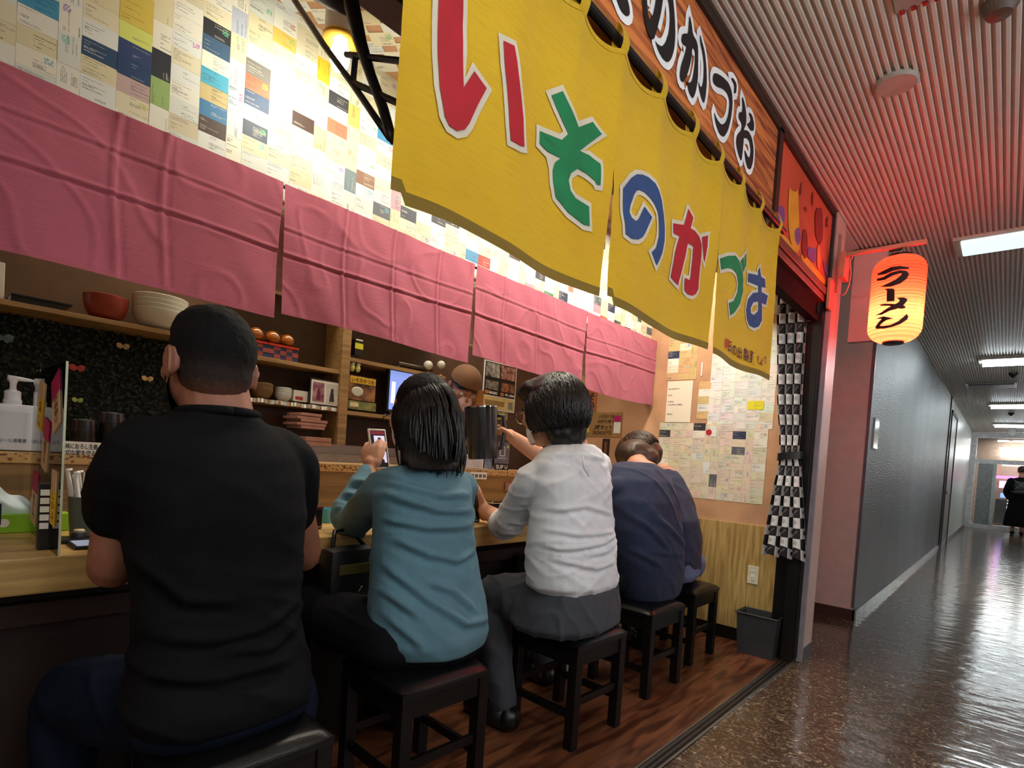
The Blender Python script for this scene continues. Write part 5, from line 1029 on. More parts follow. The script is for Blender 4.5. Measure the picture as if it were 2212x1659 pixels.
def rings(mb, rows, lat, ratio=.62, n=28, grow=0, sup=2.3):
    """rows (px y, px left, px right, X plane[, ratio]); elliptical body sections whose silhouette spans left..right"""
    lat = V(lat).normalized(); dep = V((-lat.y, lat.x, 0)); k = len(mb.v); info = []
    for rw in rows:
        py, l, r, X = rw[:4]; ra = rw[4] if len(rw) > 4 else ratio
        c = PX((l + r) / 2, py, X); hw = 0
        for q in (l, r):
            d = ray(q, py); d2 = V((d.x, d.y, 0)).normalized(); rel = V((c.x, c.y, 0)); hw += abs(rel.x * d2.y - rel.y * d2.x) / 2
        vd = V((c.x, c.y, 0)).normalized(); nn = V((-vd.y, vd.x, 0))
        a = hw / math.sqrt(nn.dot(lat) ** 2 + (ra * nn.dot(dep)) ** 2) + grow; b = a * ra; info.append((c, a, b))
        for j in range(n):
            t = 2 * pi * j / n; cx, sx = math.cos(t), math.sin(t); f = (abs(cx) ** sup + abs(sx) ** sup) ** (-1 / sup)
            mb.v.append(c + lat * (a * cx * f) + dep * (b * sx * f))
    m_ = len(rows)
    for i in range(m_ - 1):
        for j in range(n): mb.mi[len(mb.f)] = 0; mb.f.append([k + i * n + j, k + i * n + (j + 1) % n, k + (i + 1) * n + (j + 1) % n, k + (i + 1) * n + j])
    for i in (0, m_ - 1): mb.mi[len(mb.f)] = 0; mb.f.append([k + i * n + j for j in range(n)])
    return info
def creases(lines, org, sc, X, amp, w=.011):
    L = []
    for ln in lines:
        q = [PX(org[0] + a * sc, org[1] + b * sc, X) for a, b in ln]; L += [(a.y, a.z, b.y, b.z, i == 0, i == len(q) - 2) for i, (a, b) in enumerate(zip(q, q[1:]))]
    def d(p, n):
        if n.x < .05: return 0
        o = 0; best = 9; side = 0
        for y0, z0, y1, z1, st, en in L:
            ey, ez = y1 - y0, z1 - z0; l2 = ey * ey + ez * ez; t = max(0, min(1, ((p.y - y0) * ey + (p.z - z0) * ez) / l2)); dy, dz = p.y - y0 - t * ey, p.z - z0 - t * ez; h = math.hypot(dy, dz)
            if h < best: best = h; side = (dy * ez - dz * ey); fd_ = min(1, (t if st else 1) * 3 + .2, ((1 - t) if en else 1) * 3 + .2)
        if best > .06: return 0
        s_ = best if side > 0 else -best
        return amp * fd_ * min(1, n.x * 1.6) * (math.exp(-(s_ / w) ** 2) - .75 * math.exp(-((s_ - w * 2.1) / (w * 1.3)) ** 2))
    return d
def folds(seed, amp, fz=12, fy=4, sk=.0, fine=.3):
    def d(p, n):
        a = noise.noise(V((p.y * fy + seed, (p.z + sk * p.y) * fz, p.x * fy))); b = noise.noise(V((p.y * fy * 2.3 + 5, (p.z - sk * p.y) * fz * 1.9, p.x * fy * 2 + seed)))
        rg = (1 - abs(a) * 3.2); rg = max(0, rg) ** 2
        return amp * (rg - .35) + amp * fine * (1 - abs(b) * 2.5)
    return d
def frame(fwd, up=(0, 0, 1)):
    f = V(fwd).normalized(); l = V(up).cross(f).normalized(); u = f.cross(l)      # l: the person's left
    return f, l, u
def hframe(c, fwd, up):
    f, l, u = frame(fwd, up); return Matrix((l, f, u)).transposed().to_4x4(), f, l, u
def head(mb, c, fwd, up=(0, 0, 1), s=K, ears=True):
    M, f, l, u = hframe(c, fwd, up); M3 = M.to_3x3()
    def e(o, r, rot=None): mb.ell(V(c) + M3 @ (V(o) * s), tuple(q * s for q in r), 18, 12, M3 @ rot if rot else M3)
    e((0, -.008, .022), (.073, .092, .088)); e((0, .03, -.03), (.064, .066, .08)); e((0, .055, -.075), (.038, .035, .034)); e((0, .085, .01), (.05, .014, .012))
    e((0, .103, -.03), (.012, .014, .012)); mb.tube([V(c) + M3 @ (V(q) * s) for q in ((0, .09, .012), (0, .1, -.01), (0, .11, -.028))], [.007 * s, .009 * s, .011 * s], 8)
    e((0, .093, -.058), (.024, .008, .005)); e((0, .091, -.067), (.02, .008, .006))
    e((.045, .065, -.02), (.022, .02, .022)); e((-.045, .065, -.02), (.022, .02, .022))
    if ears:
        for sd in (-1, 1):
            rr = Matrix.Rotation(sd * -.45, 3, 'Z') @ Matrix.Rotation(sd * .12, 3, 'Y')
            e((sd * .08, -.006, -.012), (.006, .019, .031), rr); e((sd * .078, .002, -.032), (.006, .01, .014))
            k0 = [V(c) + M3 @ (V((sd * (.084 + .005 * math.sin(t)), -.006 - .020 * math.sin(t * 1.0), .0 - .012 + .031 * math.cos(t))) * s) for t in [q * .35 for q in range(-1, 9)]]
            mb.tube(k0, .0045 * s, 6)
def eyes(c, fwd, up, parent, s=K):
    M, f, l, u = hframe(c, fwd, up); M3 = M.to_3x3(); w_ = MB(); b_ = MB()
    for sd in (-1, 1):
        w_.ell(V(c) + M3 @ (V((sd * .031, .083, .0)) * s), .0125 * s, 12, 8); b_.ell(V(c) + M3 @ (V((sd * .031, .0905, .0)) * s), .006 * s, 10, 6)
        b_.tube([V(c) + M3 @ (V(q) * s) for q in ((sd * .014, .097, .022), (sd * .032, .096, .027), (sd * .05, .084, .022))], .003 * s, 6)
    w_.build('eye_whites', white_plastic, parent, True); b_.build('irises_and_brows', ink, parent, True)
def hand(mb, w, f, n, side, s=K, curl=(.5, .6, .5), spread=.0, thumb=(.7, .5, .3)):
    """w wrist, f finger direction, n palm normal (way the fingers close), side toward the thumb"""
    w = V(w); f = V(f).normalized(); n = (V(n) - f * f.dot(V(n))).normalized(); sd = f.cross(n); sd = sd if sd.dot(V(side)) > 0 else -sd
    B = Matrix((sd, f, n)).transposed()
    mb.ell(w + f * .045 * s, (.039 * s, .05 * s, .015 * s), 14, 10, B); mb.ell(w + f * .06 * s - sd * .008 * s, (.036 * s, .034 * s, .0135 * s), 14, 10, B)
    mb.ell(w + f * .03 * s + sd * .024 * s + n * .006 * s, (.018 * s, .03 * s, .015 * s), 12, 8, B)
    limb(mb, [w - f * .03 * s, w + f * .02 * s], [.025 * s, .026 * s], 12, .75)
    for i, (o, L, r) in enumerate(((.028, .074, .0088), (.0095, .082, .0092), (-.009, .076, .0086), (-.027, .06, .0076))):
        p = w + f * (.083 - .004 * abs(i - 1)) * s + sd * o * s; a = 0; pts = [p - f * .02 * s, p]; rr = [r * s * 1.05, r * s]
        for j, q in enumerate((.45, .3, .25)):
            a += curl[j]; dv = (f * math.cos(a) + n * math.sin(a)) + sd * (o * spread * 30); p = p + dv.normalized() * L * q * s; pts.append(p); rr.append(r * s * (.93 - .07 * j))
        limb(mb, pts, rr, 10)
    a, b, c_ = thumb; d1 = (sd * a + f * b + n * c_).normalized(); p0 = w + f * .018 * s + sd * .026 * s; p1 = p0 + d1 * .035 * s; d2 = (sd * a * .45 + f * (b + .35) + n * c_ * 1.2).normalized(); p2 = p1 + d2 * .03 * s; p3 = p2 + (d2 + n * .25).normalized() * .024 * s
    limb(mb, [p0, p1, p2, p3], [.0135 * s, .0115 * s, .0105 * s, .009 * s], 10)
def strands(c, fwd, up, rad, N, thmax, r0=.005, lift=1.02, drop=None, seed=1, wave=.01, s=K, drop_x=1, swirl=.35, crown=(0, -.03)):
    M, f, l, u = hframe(c, fwd, up); M3 = M.to_3x3(); rg = random.Random(seed); mb = MB()
    for i in range(N):
        ph = rg.uniform(0, 2 * pi); t1 = thmax(ph); t0 = rg.uniform(0, t1 * .55) if drop is None else rg.uniform(.02, t1 * .35); sw = swirl * rg.uniform(.3, 1); lf = lift + rg.uniform(-.012, .03); pts, rr = [], []
        n_ = 8; w1 = rg.uniform(0, 6)
        for j in range(n_ + 1):
            t = t0 + (t1 * rg.uniform(.97, 1.0) - t0) * j / n_; a = ph + sw * t + wave * 5 * math.sin(w1 + t * 3)
            q = V((math.sin(t) * math.sin(a), math.sin(t) * math.cos(a), math.cos(t)))
            p = V((q.x * rad[0], q.y * rad[1] + crown[1], q.z * rad[2])) * lf * s; pts.append(V(c) + M3 @ p); rr.append(r0 * s * (.5 + .5 * math.sin(pi * min(1, (j + .6) / n_))) if j < n_ else r0 * s * .15)
        if drop is not None:
            q = drop(ph, rg)
            if q:
                rr[-1] = r0 * s; d = pts[-1]; out = (d - V(c)); out.z = 0; out.normalize()
                for j in range(1, 9): tt = j / 8; pts.append(V((d.x, d.y, d.z - q * tt)) + out * (.012 * math.sin(tt * pi) + .006 * math.sin(w1 + tt * 5) + .012 * tt) + V((.115 * tt * drop_x, 0, 0)) + V((0, .006 * math.sin(w1 * 3 + tt * 4), 0))); rr.append(r0 * s * (1 - .75 * tt ** 3))
        mb.tube(pts, rr, 5)
    return mb
LAT = (0, 1, 0)
def person(label, loc, group=None): return thing('person', label, 'person', loc, group)

# ---------------------------------------------------------------- man in the black T-shirt
p0 = person('man in a black T-shirt and blue jeans with close-cropped hair, seated nearest', (-1.39, .575, .45))
hc = PX(455, 786, -1.40); up0 = (-.05, .02, 1); fw0 = (-1, -.12, -.08)
body = MB(); head(body, hc, fw0, up0, K * 1.0)
nk = PX(474, 905, -1.385); limb(body, [nk + V((0, 0, -.08)), nk, hc + V((.005, .01, -.06))], [.09, .078, .074])
rows0 = [(884, 392, 556, -1.385, 1.0), (904, 374, 570, -1.383, .9), (925, 300, 615, -1.38, .55), (945, 268, 640, -1.38, .55), (985, 262, 662, -1.38), (1040, 272, 674, -1.37), (1110, 282, 678, -1.37), (1190, 288, 670, -1.38), (1280, 300, 662, -1.38), (1360, 298, 664, -1.38), (1430, 288, 680, -1.38), (1490, 272, 688, -1.38, .74), (1525, 288, 676, -1.38, .76), (1538, 310, 650, -1.38, .7)]
rings(body, [(a, b + 22, c - 22, d, *e) for a, b, c, d, *e in rows0[4:]], LAT)
sL, sR = PX(285, 985, -1.40), PX(620, 990, -1.40); eL, eR = PX(248, 1222, -1.50), PX(655, 1200, -1.62)
hL, hR = V((-1.90, eL.y + .10, .862)), V((-1.93, eR.y - .02, .862))
eL = V((-1.52, eL.y, .835)); 
for a, b, c_ in ((sL, eL, hL), (sR, eR, hR)):
    limb(body, *dens([a, a.lerp(b, .5), b, b.lerp(c_, .5), c_], [.052, .052, .05, .044, .034]))
    hand(body, c_, (-1, .15 if a is sL else -.25, -.02), (0, 0, -1), (0, 1 if a is sL else -1, .2), K, (.25, .35, .3))
kL, kR = PX(150, 1508, -1.80), V((-1.88, .80, .50)); hipL, hipR = PX(362, 1516, -1.47), PX(600, 1528, -1.46)
trous = MB()
for h_, k_, ft in ((hipL, kL, V((-1.72, kL.y - .02, .09))), (hipR, kR, V((-1.75, kR.y, .09)))):
    limb(trous, *dens([h_, h_.lerp(k_, .5), k_, k_.lerp(ft, .5), ft], [.112, .112, .082, .072, .055])); limb(body, [h_, k_, ft], [.08, .06, .04])
rings(trous, [(1470, 300, 664, -1.41, .66), (1505, 290, 676, -1.41, .7), (1530, 286, 682, -1.41, .74), (1552, 300, 665, -1.42, .7)], LAT)
vox('body', body, skin_d, p0, .0062, 3)
shirt = MB(); RI0 = rings(shirt, rows0, LAT)
limb(shirt, *dens([PX(312, 962, -1.38), PX(288, 1000, -1.39), PX(266, 1055, -1.42), PX(254, 1100, -1.45)], [.065, .072, .070, .066]))
limb(shirt, *dens([PX(590, 975, -1.38), PX(626, 1000, -1.40), PX(634, 1060, -1.46), PX(632, 1110, -1.52)], [.065, .07, .066, .064]))
fd = folds(3, .006, 9, 3.0, .35)
cr0 = creases([[(850, 810), (1200, 790), (1450, 720), (1680, 580)], [(1250, 860), (1500, 840), (1690, 700)], [(700, 300), (1000, 560), (1300, 560)], [(760, 1050), (1200, 1010), (1640, 900)]], (50, 1100), .3617, -1.25, .010, .012)
vox('t_shirt', shirt, fabric('black_jersey', S(15, 15, 18), .8, .15), p0, .009, 8, lambda p, n: fd(p, n) * (1.1 if p.z < .85 else .7) + cr0(p, n))
col = []; cc = PX(473, 897, -1.388)
RC = rings(MB(), [(894, 388, 558, -1.385, 1.0), (900, 388, 558, -1.385, 1.0)], LAT)[0]
MB().tube([RC[0] + V((RC[2] * math.cos(t), RC[1] * math.sin(t), .006 * math.cos(t))) for t in [q * 2 * pi / 28 for q in range(29)]], .0105, 8).build('collar', fabric('black_rib', S(17, 17, 19), .85), p0, True)
fd = folds(9, .006, 8, 5, .5)
vox('jeans', trous, fabric('dark_blue_denim', S(15, 24, 40), .8, .2), p0, .01, 6, fd)
for k_ in (kL, kR): limb(MB(), [V((-1.72, k_.y, .05)), V((-1.86, k_.y, .04)), V((-1.95, k_.y, .035))], [.055, .05, .04]).build('shoe', black_leather, p0, True)
def fade():
    mt, nt, b = base('faded_crop'); v = coords(nt); sp = nd(nt, 'SeparateXYZ'); nt.links.new(v, sp.inputs[0])
    n = nd(nt, 'TexNoise', Scale=120, Detail=3); nt.links.new(v, n.inputs['Vector'])
    h = (Ex(nt, sp.outputs[2]) * 1.0 + Ex(nt, n.outputs[0]) * .02 - (hc.z - .45 - .075)) * 9.0
    rp = nd(nt, 'ValToRGB'); nt.links.new(h.o, rp.inputs[0]); rp.color_ramp.elements[0].color = (*S(120, 80, 62), 1); rp.color_ramp.elements[1].color = (*S(17, 16, 17), 1); rp.color_ramp.elements[1].position = .95
    x = rp.color_ramp.elements.new(.4); x.color = (*S(50, 40, 37), 1)
    nt.links.new(rp.outputs[0], b.inputs['Base Color']); b.inputs['Roughness'].default_value = .8; b.inputs['Specular IOR Level'].default_value = .15
    bp = nd(nt, 'Bump', Strength=.6, Distance=.003); nt.links.new(n.outputs[0], bp.inputs['Height']); nt.links.new(bp.outputs[0], b.inputs['Normal']); return mt
M, f_, l_, u_ = hframe(hc, fw0, up0); M3 = M.to_3x3(); s0 = K * 1.0; hr = MB()
for o, r in (((0, -.012, .026), (.078, .0935, .0915)), ((0, -.022, -.02), (.069, .072, .066)), ((0, .0, .058), (.072, .086, .062))): hr.ell(hc + M3 @ (V(o) * s0), tuple(q * s0 for q in r), 20, 14, M3)
vox('cropped_hair', hr, fade(), p0, .006, 4, lambda p, n: .0016 * noise.noise(p * 90) + .003 * max(0, n.z) * noise.noise(p * 45))
eyes(hc, fw0, up0, p0, s0)
strap = MB()
for sd in (1, -1): strap.tube([hc + M3 @ (V(q) * s0) for q in ((sd * .074, -.004, .02), (sd * .078, .01, -.02), (sd * .066, .045, -.04))], .002, 6)
mk = lambda c, M3, s, parent, mt=mask_m, z=-.055: MB().grid(lambda u, v: V(c) + M3 @ (V(((u - .5) * .135 * (1 - .1 * abs(v - .5)), .112 - .24 * (u - .5) ** 2 * 1.3 - .05 * (v - .5) ** 2, z + (v - .5) * .085)) * s), 14, 8).build('face_mask', mt, parent, True)
strap.build('mask_strap', black_plastic, p0); mk(hc, M3, s0, p0, black_plastic)

# ---------------------------------------------------------------- woman in the teal top
p1 = person('woman with shoulder-length dark hair in a teal long-sleeved top, holding up a phone', (-1.455, 1.205, .45))
hc = PX(908, 893, -1.53); up1 = (-.12, -.02, 1); fw1 = (-1, -.30, -.28); s1 = K * .98
body = MB(); head(body, hc, fw1, up1, s1, False)
nk = PX(935, 1000, -1.475); limb(body, [nk + V((0, 0, -.06)), nk, hc + V((.01, .0, -.05))], [.06, .054, .054])
rows1 = [(1000, 880, 985, -1.47, .8), (1014, 850, 1002, -1.47, .6), (1036, 826, 1016, -1.47, .58), (1070, 812, 1022, -1.46), (1130, 812, 1026, -1.46), (1200, 808, 1030, -1.46), (1260, 806, 1042, -1.45), (1320, 804, 1055, -1.44, .68), (1365, 806, 1058, -1.44, .72), (1392, 822, 1048, -1.44, .72), (1402, 850, 1020, -1.44, .7)]
rings(body, [(a, b + 16, c - 16, d, *e) for a, b, c, d, *e in rows1[3:]], LAT)
sL, sR = PX(838, 1052, -1.50), PX(1000, 1050, -1.47); eL = PX(752, 1142, -1.84); wL = PX(800, 1010, -1.93); eR = V((-1.72, 1.60, .86)); wR = V((-1.98, 1.40, .87))
eL.z = max(eL.z, .868)
limb(body, *dens([sL, sL.lerp(eL, .5), eL, eL.lerp(wL, .5), wL], [.034, .034, .034, .03, .026])); limb(body, *dens([sR, sR.lerp(eR, .5), eR, eR.lerp(wR, .5), wR], [.034, .034, .034, .03, .026]))
hand(body, wL, PX(803, 940, -1.96) - wL, (-.55, .8, 0), (1, .3, .2), K * .95, (.5, .8, .6), 0, (.35, .85, .25)); hand(body, wR, (-1, -.2, 0), (0, 0, -1), (0, 1, 0), K * .92, (.3, .4, .3))
tr = MB(); kn = []
for y0, y1 in ((1.10, .98), (1.33, 1.40)):
    h_, k_, ft = V((-1.46, y0, .54)), V((-1.93, y1, .55)), V((-1.80, y1, .10)); kn.append(ft)
    limb(tr, *dens([h_, h_.lerp(k_, .5), k_, k_.lerp(ft, .5), ft], [.115, .10, .075, .06, .05])); limb(body, [h_, k_, ft], [.07, .05, .035])
rings(tr, [(1330, 812, 1050, -1.45, .7), (1385, 822, 1045, -1.45, .75), (1412, 845, 1030, -1.45, .75)], LAT)
vox('body', body, skin_m, p1, .0055, 3)
shirt = MB(); rings(shirt, rows1, LAT)
limb(shirt, *dens([PX(862, 1040, -1.46), PX(830, 1060, -1.54), PX(795, 1095, -1.68), PX(760, 1132, -1.83)], [.055, .072, .068, .062]))
limb(shirt, *dens([PX(760, 1132, -1.83), PX(742, 1110, -1.87), PX(768, 1062, -1.90), PX(792, 1020, -1.93)], [.058, .052, .045, .037]))
limb(shirt, *dens([sR, sR.lerp(eR, .5), eR, eR.lerp(wR, .8)], [.056, .056, .052, .038]))
f1, f2 = folds(21, .0085, 11, 2.2, .25, .25), folds(33, .010, 5, 3.2, 1.0, .25)
teal = fabric('teal_knit', S(88, 124, 138), .8, .06)
cr1 = creases([[(745, 425), (900, 500), (1100, 560), (1360, 565)], [(720, 330), (850, 370), (1100, 440), (1340, 430)], [(700, 640), (1000, 690), (1370, 680)], [(800, 800), (1000, 900), (1200, 950), (1380, 880)], [(650, 850), (800, 1090), (950, 1250), (1200, 1420), (1450, 1400)], [(600, 950), (700, 1200), (880, 1380)], [(640, 1250), (750, 1450), (900, 1620)], [(980, 1120), (1150, 1180), (1300, 1330)]], (650, 950), .2713, -1.36, .012, .011)
vox('long_sleeved_top', shirt, teal, p1, .008, 7, lambda p, n: (f1(p, n) * (1 - q) + f2(p, n) * q if (q := max(0, min(1, (.92 - p.z) / .12))) is not None else 0) * (.45 if p.x < -1.62 else .6) + cr1(p, n))
seam = MB()
for sg_ in (((868, 1000), (845, 1022), (822, 1060), (812, 1080)), ((985, 1005), (1000, 1030), (1012, 1062))): seam.tube([PX(a, b, -1.40 if i else -1.41) for i, (a, b) in enumerate(sg_)], .002, 5)
fd = folds(5, .005, 9, 5, .3); vox('dark_trousers', tr, fabric('black_trousers', S(22, 22, 26)), p1, .01, 5, fd)
for q in kn: limb(MB(), [V((q.x + .02, q.y, .045)), V((q.x - .1, q.y, .035)), V((q.x - .17, q.y, .03))], [.045, .042, .032]).build('shoe', black_leather, p1, True)
hmb = MB(); M, f_, l_, u_ = hframe(hc, fw1, up1); M3 = M.to_3x3()
hmb.ell(hc + M3 @ (V((0, -.022, .03)) * s1), tuple(q * s1 for q in (.083, .094, .092)), 20, 14, M3)
rings(hmb, [(860, 868, 942, -1.54, .8), (885, 850, 960, -1.53, .85), (915, 848, 968, -1.50, .72), (950, 853, 978, -1.475, .55), (980, 866, 990, -1.43, .4), (1002, 874, 995, -1.385, .3), (1016, 884, 985, -1.362, .2)], (.2, 1, 0))
def hd1(p, n):
    a = math.atan2(p.y - hc.y, p.x - hc.x); return .0045 * noise.noise(V((a * 14, p.z * 2.2, 3))) + .0025 * noise.noise(V((a * 40, p.z * 3, 8)))
vox('long_hair', hmb, mat('matte_dark_hair', S(15, 12, 12), .65, spec=.15), p1, .006, 5, hd1)
strands(hc, fw1, up1, (.085, .094, .094), 260, lambda a: 1.15 if abs(((a + pi) % (2 * pi)) - pi) < .8 else 1.62, .0042, 1.02, lambda a, r: 0 if abs(((a + pi) % (2 * pi)) - pi) < .95 else r.uniform(.19, .245), 5, .006, s1, .12).build('hair_strands', hair_m, p1, True)
eyes(hc, fw1, up1, p1, s1); mk(hc, M3, s1, p1)
gl = MB()
for sd in (-1, 1):
    gl.tube([hc + M3 @ (V((sd * .034 + .022 * math.cos(t), .104 - .2 * abs(sd * .034 + .022 * math.cos(t)) ** 2 * 3, .02 * math.sin(t) - .002)) * s1) for t in [q * pi / 10 for q in range(21)]], .0016, 6)
    gl.tube([hc + M3 @ (V(q) * s1) for q in ((sd * .056, .098, .004), (sd * .076, .06, .004), (sd * .08, .0, .0))], .0014, 6)
gl.build('glasses', black_metal, p1)
# phone in her hand
ph = thing('smartphone', 'smartphone in a white case, held up in the left hand of the woman in teal', 'phone', PX(818, 955, -1.945))
A, B, C_, D_ = PX(795, 912, -1.945), PX(832, 914, -1.945), PX(845, 998, -1.945), PX(806, 1002, -1.945)
ux = (B - A).normalized(); uz = (A - D_).normalized(); nx = ux.cross(uz); nx = nx if nx.x > 0 else -nx; wq, hq = .082, .166; o_ = D_ - uz * .02 - nx * .004
PM = Matrix((ux, uz, nx)).transposed().to_4x4(); PM.translation = o_
MB().bbox((-.003, 0, -.006), (wq, hq, .004), .004, PM).build('case', mat('cream_case', S(226, 214, 196), .5), ph, True, auto=.6)
MB().box((.004, .006, .004), (wq - .007, hq - .006, .0046), PM).build('screen', black_plastic, ph)
sc_m = emat('phone_picture', S(190, 182, 205), .75)
MB().box((.018, .092, .0047), (wq - .012, .138, .005), PM).box((.018, .025, .0047), (wq - .012, .072, .005), PM).build('lit_picture', sc_m, ph)
MB().box((.006, .143, .0047), (wq - .01, .157, .005), PM).build('lit_banner', emat('red_banner', S(96, 22, 34), .8), ph)
q = MB(); cx = .044
for yy in (.092, .025): q.lathe([(.001, 0), (.009, 0), (.009, .0004), (.001, .0004)], (0, 0, 0), 16, PM @ Matrix.Translation((cx, yy + .03, .0051))); q.prism([PM @ V((cx + a, yy + b, .0051)) for a, b in ((-.015, 0), (.015, 0), (.012, .014), (0, .019), (-.012, .014))], nx * .0003)
q.build('portrait_silhouette', mat('dark_print', S(48, 46, 54), .6), ph)

# ---------------------------------------------------------------- man in the white shirt
p2 = person('man in a crumpled white shirt and face mask, lifting a dark water jug', (-1.375, 1.985, .45))
hc = PX(1190, 890, -1.42); up2 = (-.06, -.08, 1); fw2 = (-1, .12, -.16); s2 = K * 1.10
body = MB(); head(body, hc, fw2, up2, s2)
nk = PX(1238, 968, -1.35); limb(body, [nk + V((.0, .0, -.06)), nk, hc + V((.03, .02, -.06))], [.075, .066, .064])
rows2 = [(958, 1200, 1285, -1.33, .8), (975, 1172, 1303, -1.33, .6), (1000, 1155, 1314, -1.33, .58), (1040, 1150, 1320, -1.32), (1100, 1150, 1324, -1.32), (1160, 1144, 1328, -1.32), (1220, 1142, 1332, -1.33), (1255, 1144, 1334, -1.33), (1272, 1160, 1322, -1.33)]
rings(body, [(a, b + 14, c - 14, d, *e) for a, b, c, d, *e in rows2[2:]], LAT)
sL, sR = PX(1163, 1028, -1.38), PX(1290, 1010, -1.36); eL = PX(1098, 1136, -1.62); wL = PX(1042, 1112, -1.90); eL.z, wL.z = max(eL.z, .79), .885
eR = PX(1190, 1000, -1.72); wR = PX(1108, 945, -1.80)
limb(body, *dens([sL, sL.lerp(eL, .5), eL, eL.lerp(wL, .5), wL], [.045, .045, .046, .042, .031])); limb(body, *dens([sR, sR.lerp(eR, .5), eR, eR.lerp(wR, .5), wR], [.045, .045, .046, .043, .031]))
hand(body, wL, PX(1036, 1070, -1.93) - wL, (-.6, -.7, 0), (.6, -.3, .4), K, (.3, .55, .5), 0, (.5, .9, .2))
hand(body, wR, PX(1072, 918, -1.83) - wR, (-.35, -.5, -.6), (-.2, .1, 1), K, (.7, .9, .7), 0, (.5, .8, .35))
tr = MB(); hipL, hipR = V((-1.40, 1.86, .56)), V((-1.40, 2.13, .56)); kL2 = PX(1058, 1290, -1.66); kR2 = V((-1.86, 2.28, .57)); fL = PZ(1085, 1572, 0) + V((0, 0, .10)); fR = V((-1.70, 2.25, .10))
for h_, k_, ft in ((hipL, kL2, fL), (hipR, kR2, fR)):
    limb(tr, *dens([h_, h_.lerp(k_, .5), k_, k_.lerp(ft, .5), ft], [.125, .105, .078, .066, .052])); limb(body, [h_, k_, ft], [.07, .055, .035])
rings(tr, [(1262, 1150, 1334, -1.34, .66), (1300, 1120, 1338, -1.36, .75), (1335, 1105, 1336, -1.37, .8), (1352, 1120, 1310, -1.37, .8)], LAT)
vox('body', body, skin_m, p2, .0055, 3)
shirt = MB(); rings(shirt, rows2, LAT)
limb(shirt, *dens([PX(1180, 1015, -1.36), PX(1152, 1040, -1.40), PX(1128, 1082, -1.50), PX(1102, 1128, -1.60)], [.06, .075, .074, .07]))
limb(shirt, *dens([PX(1102, 1128, -1.60), PX(1086, 1130, -1.68)], [.07, .062]))
limb(shirt, *dens([sR, sR.lerp(eR, .5), eR, eR.lerp(wR, .12)], [.068, .066, .06, .055]))
f1, f2 = folds(41, .008, 10, 3, -.5, .35), folds(57, .009, 8, 2.5, .6, .3)
white = fabric('white_cotton', S(224, 224, 228), .8, .03, .12)
cr2 = creases([[(490, 520), (640, 460), (830, 440), (1020, 470)], [(600, 980), (800, 1005), (1060, 980)], [(580, 1080), (720, 1120), (950, 1060), (1070, 1000)], [(850, 1150), (1000, 1110), (1085, 1040)], [(555, 1170), (590, 1300)], [(620, 620), (660, 900)], [(830, 450), (910, 580)], [(520, 560), (545, 700), (480, 890)], [(700, 1200), (900, 1240), (1060, 1180)], [(650, 860), (850, 800), (1040, 860)]], (1000, 850), .3014, -1.22, .009, .009)
vox('dress_shirt', shirt, white, p2, .0075, 5, lambda p, n: f1(p, n) * .6 + f2(p, n) * .4 * (1.4 if p.z < .95 else .9) + cr2(p, n))
cl = MB(); cc = PX(1232, 962, -1.35)
cl.grid(lambda u, v: cc + V((.066 * math.cos(2 * pi * u), .074 * math.sin(2 * pi * u), .0)) * (1 + .22 * (1 - v)) + V((0, 0, -.025 + .05 * v - .014 * math.cos(2 * pi * u))), 32, 3).build('collar', white, p2, True)
c0 = PX(1086, 1130, -1.68); dd = (eL - wL).normalized()
MB().tube([c0 + dd * .045, c0 + dd * .02, c0 - dd * .01, c0 - dd * .018], [.066, .071, .069, .058], 20).build('rolled_cuff', white, p2, True)
pl = MB(); pl.tube([PX(1258, 982, -1.205), PX(1262, 1010, -1.19), PX(1272, 1030, -1.185)], [.003, .006, .002], 6).build('box_pleat', white, p2, True)
fd = folds(61, .008, 6, 8, .9, .3)
gt = fabric('charcoal_suiting', S(62, 64, 70), .75, .1)
vox('trousers', tr, gt, p2, .009, 5, fd)
bl = MB(); rings(bl, [(1262, 1150, 1333, -1.345, .68), (1280, 1150, 1336, -1.35, .68)], LAT, grow=.0); bl.build('belt', black_leather, p2, True)
for ft in (fL, fR): limb(MB(), [V((ft.x + .03, ft.y, .055)), V((ft.x - .09, ft.y, .045)), V((ft.x - .19, ft.y, .035))], [.055, .052, .04]).build('shoe', black_leather, p2, True)
M, f_, l_, u_ = hframe(hc, fw2, up2); M3 = M.to_3x3(); hmb = MB()
for o, r in (((0, -.02, .04), (.091, .108, .088)), ((0, -.06, -.03), (.08, .072, .088)), ((0, -.06, -.065), (.076, .06, .078)), ((.02, .03, .075), (.07, .07, .045)), ((-.03, .02, .078), (.06, .07, .045))): hmb.ell(hc + M3 @ (V(o) * s2), tuple(q * s2 for q in r), 20, 14, M3)
vox('hair', hmb, hair_m, p2, .007, 4, lambda p, n: .006 * noise.noise(p * 22) + .004 * noise.noise(V((p.x * 60, p.y * 60, p.z * 14))))
strands(hc, fw2, up2, (.095, .112, .118), 700, lambda a: 1.25 if abs(((a + pi) % (2 * pi)) - pi) < .8 else 2.2, .0036, 1.03, None, 8, .04, s2, .6).build('hair_strands', hair_m, p2, True)
eyes(hc, fw2, up2, p2, s2); mk(hc, M3, s2, p2)
sp_ = MB()
for sd in (-1, 1):
    sp_.tube([hc + M3 @ (V(q) * s2) for q in ((sd * .06, .07, -.03), (sd * .078, .02, .005), (sd * .088, -.012, .02), (sd * .088, -.022, -.01), (sd * .074, .01, -.05), (sd * .062, .06, -.075))], .0019, 6)
sp_.build('mask_loop', mask_m, p2)
gl = MB()
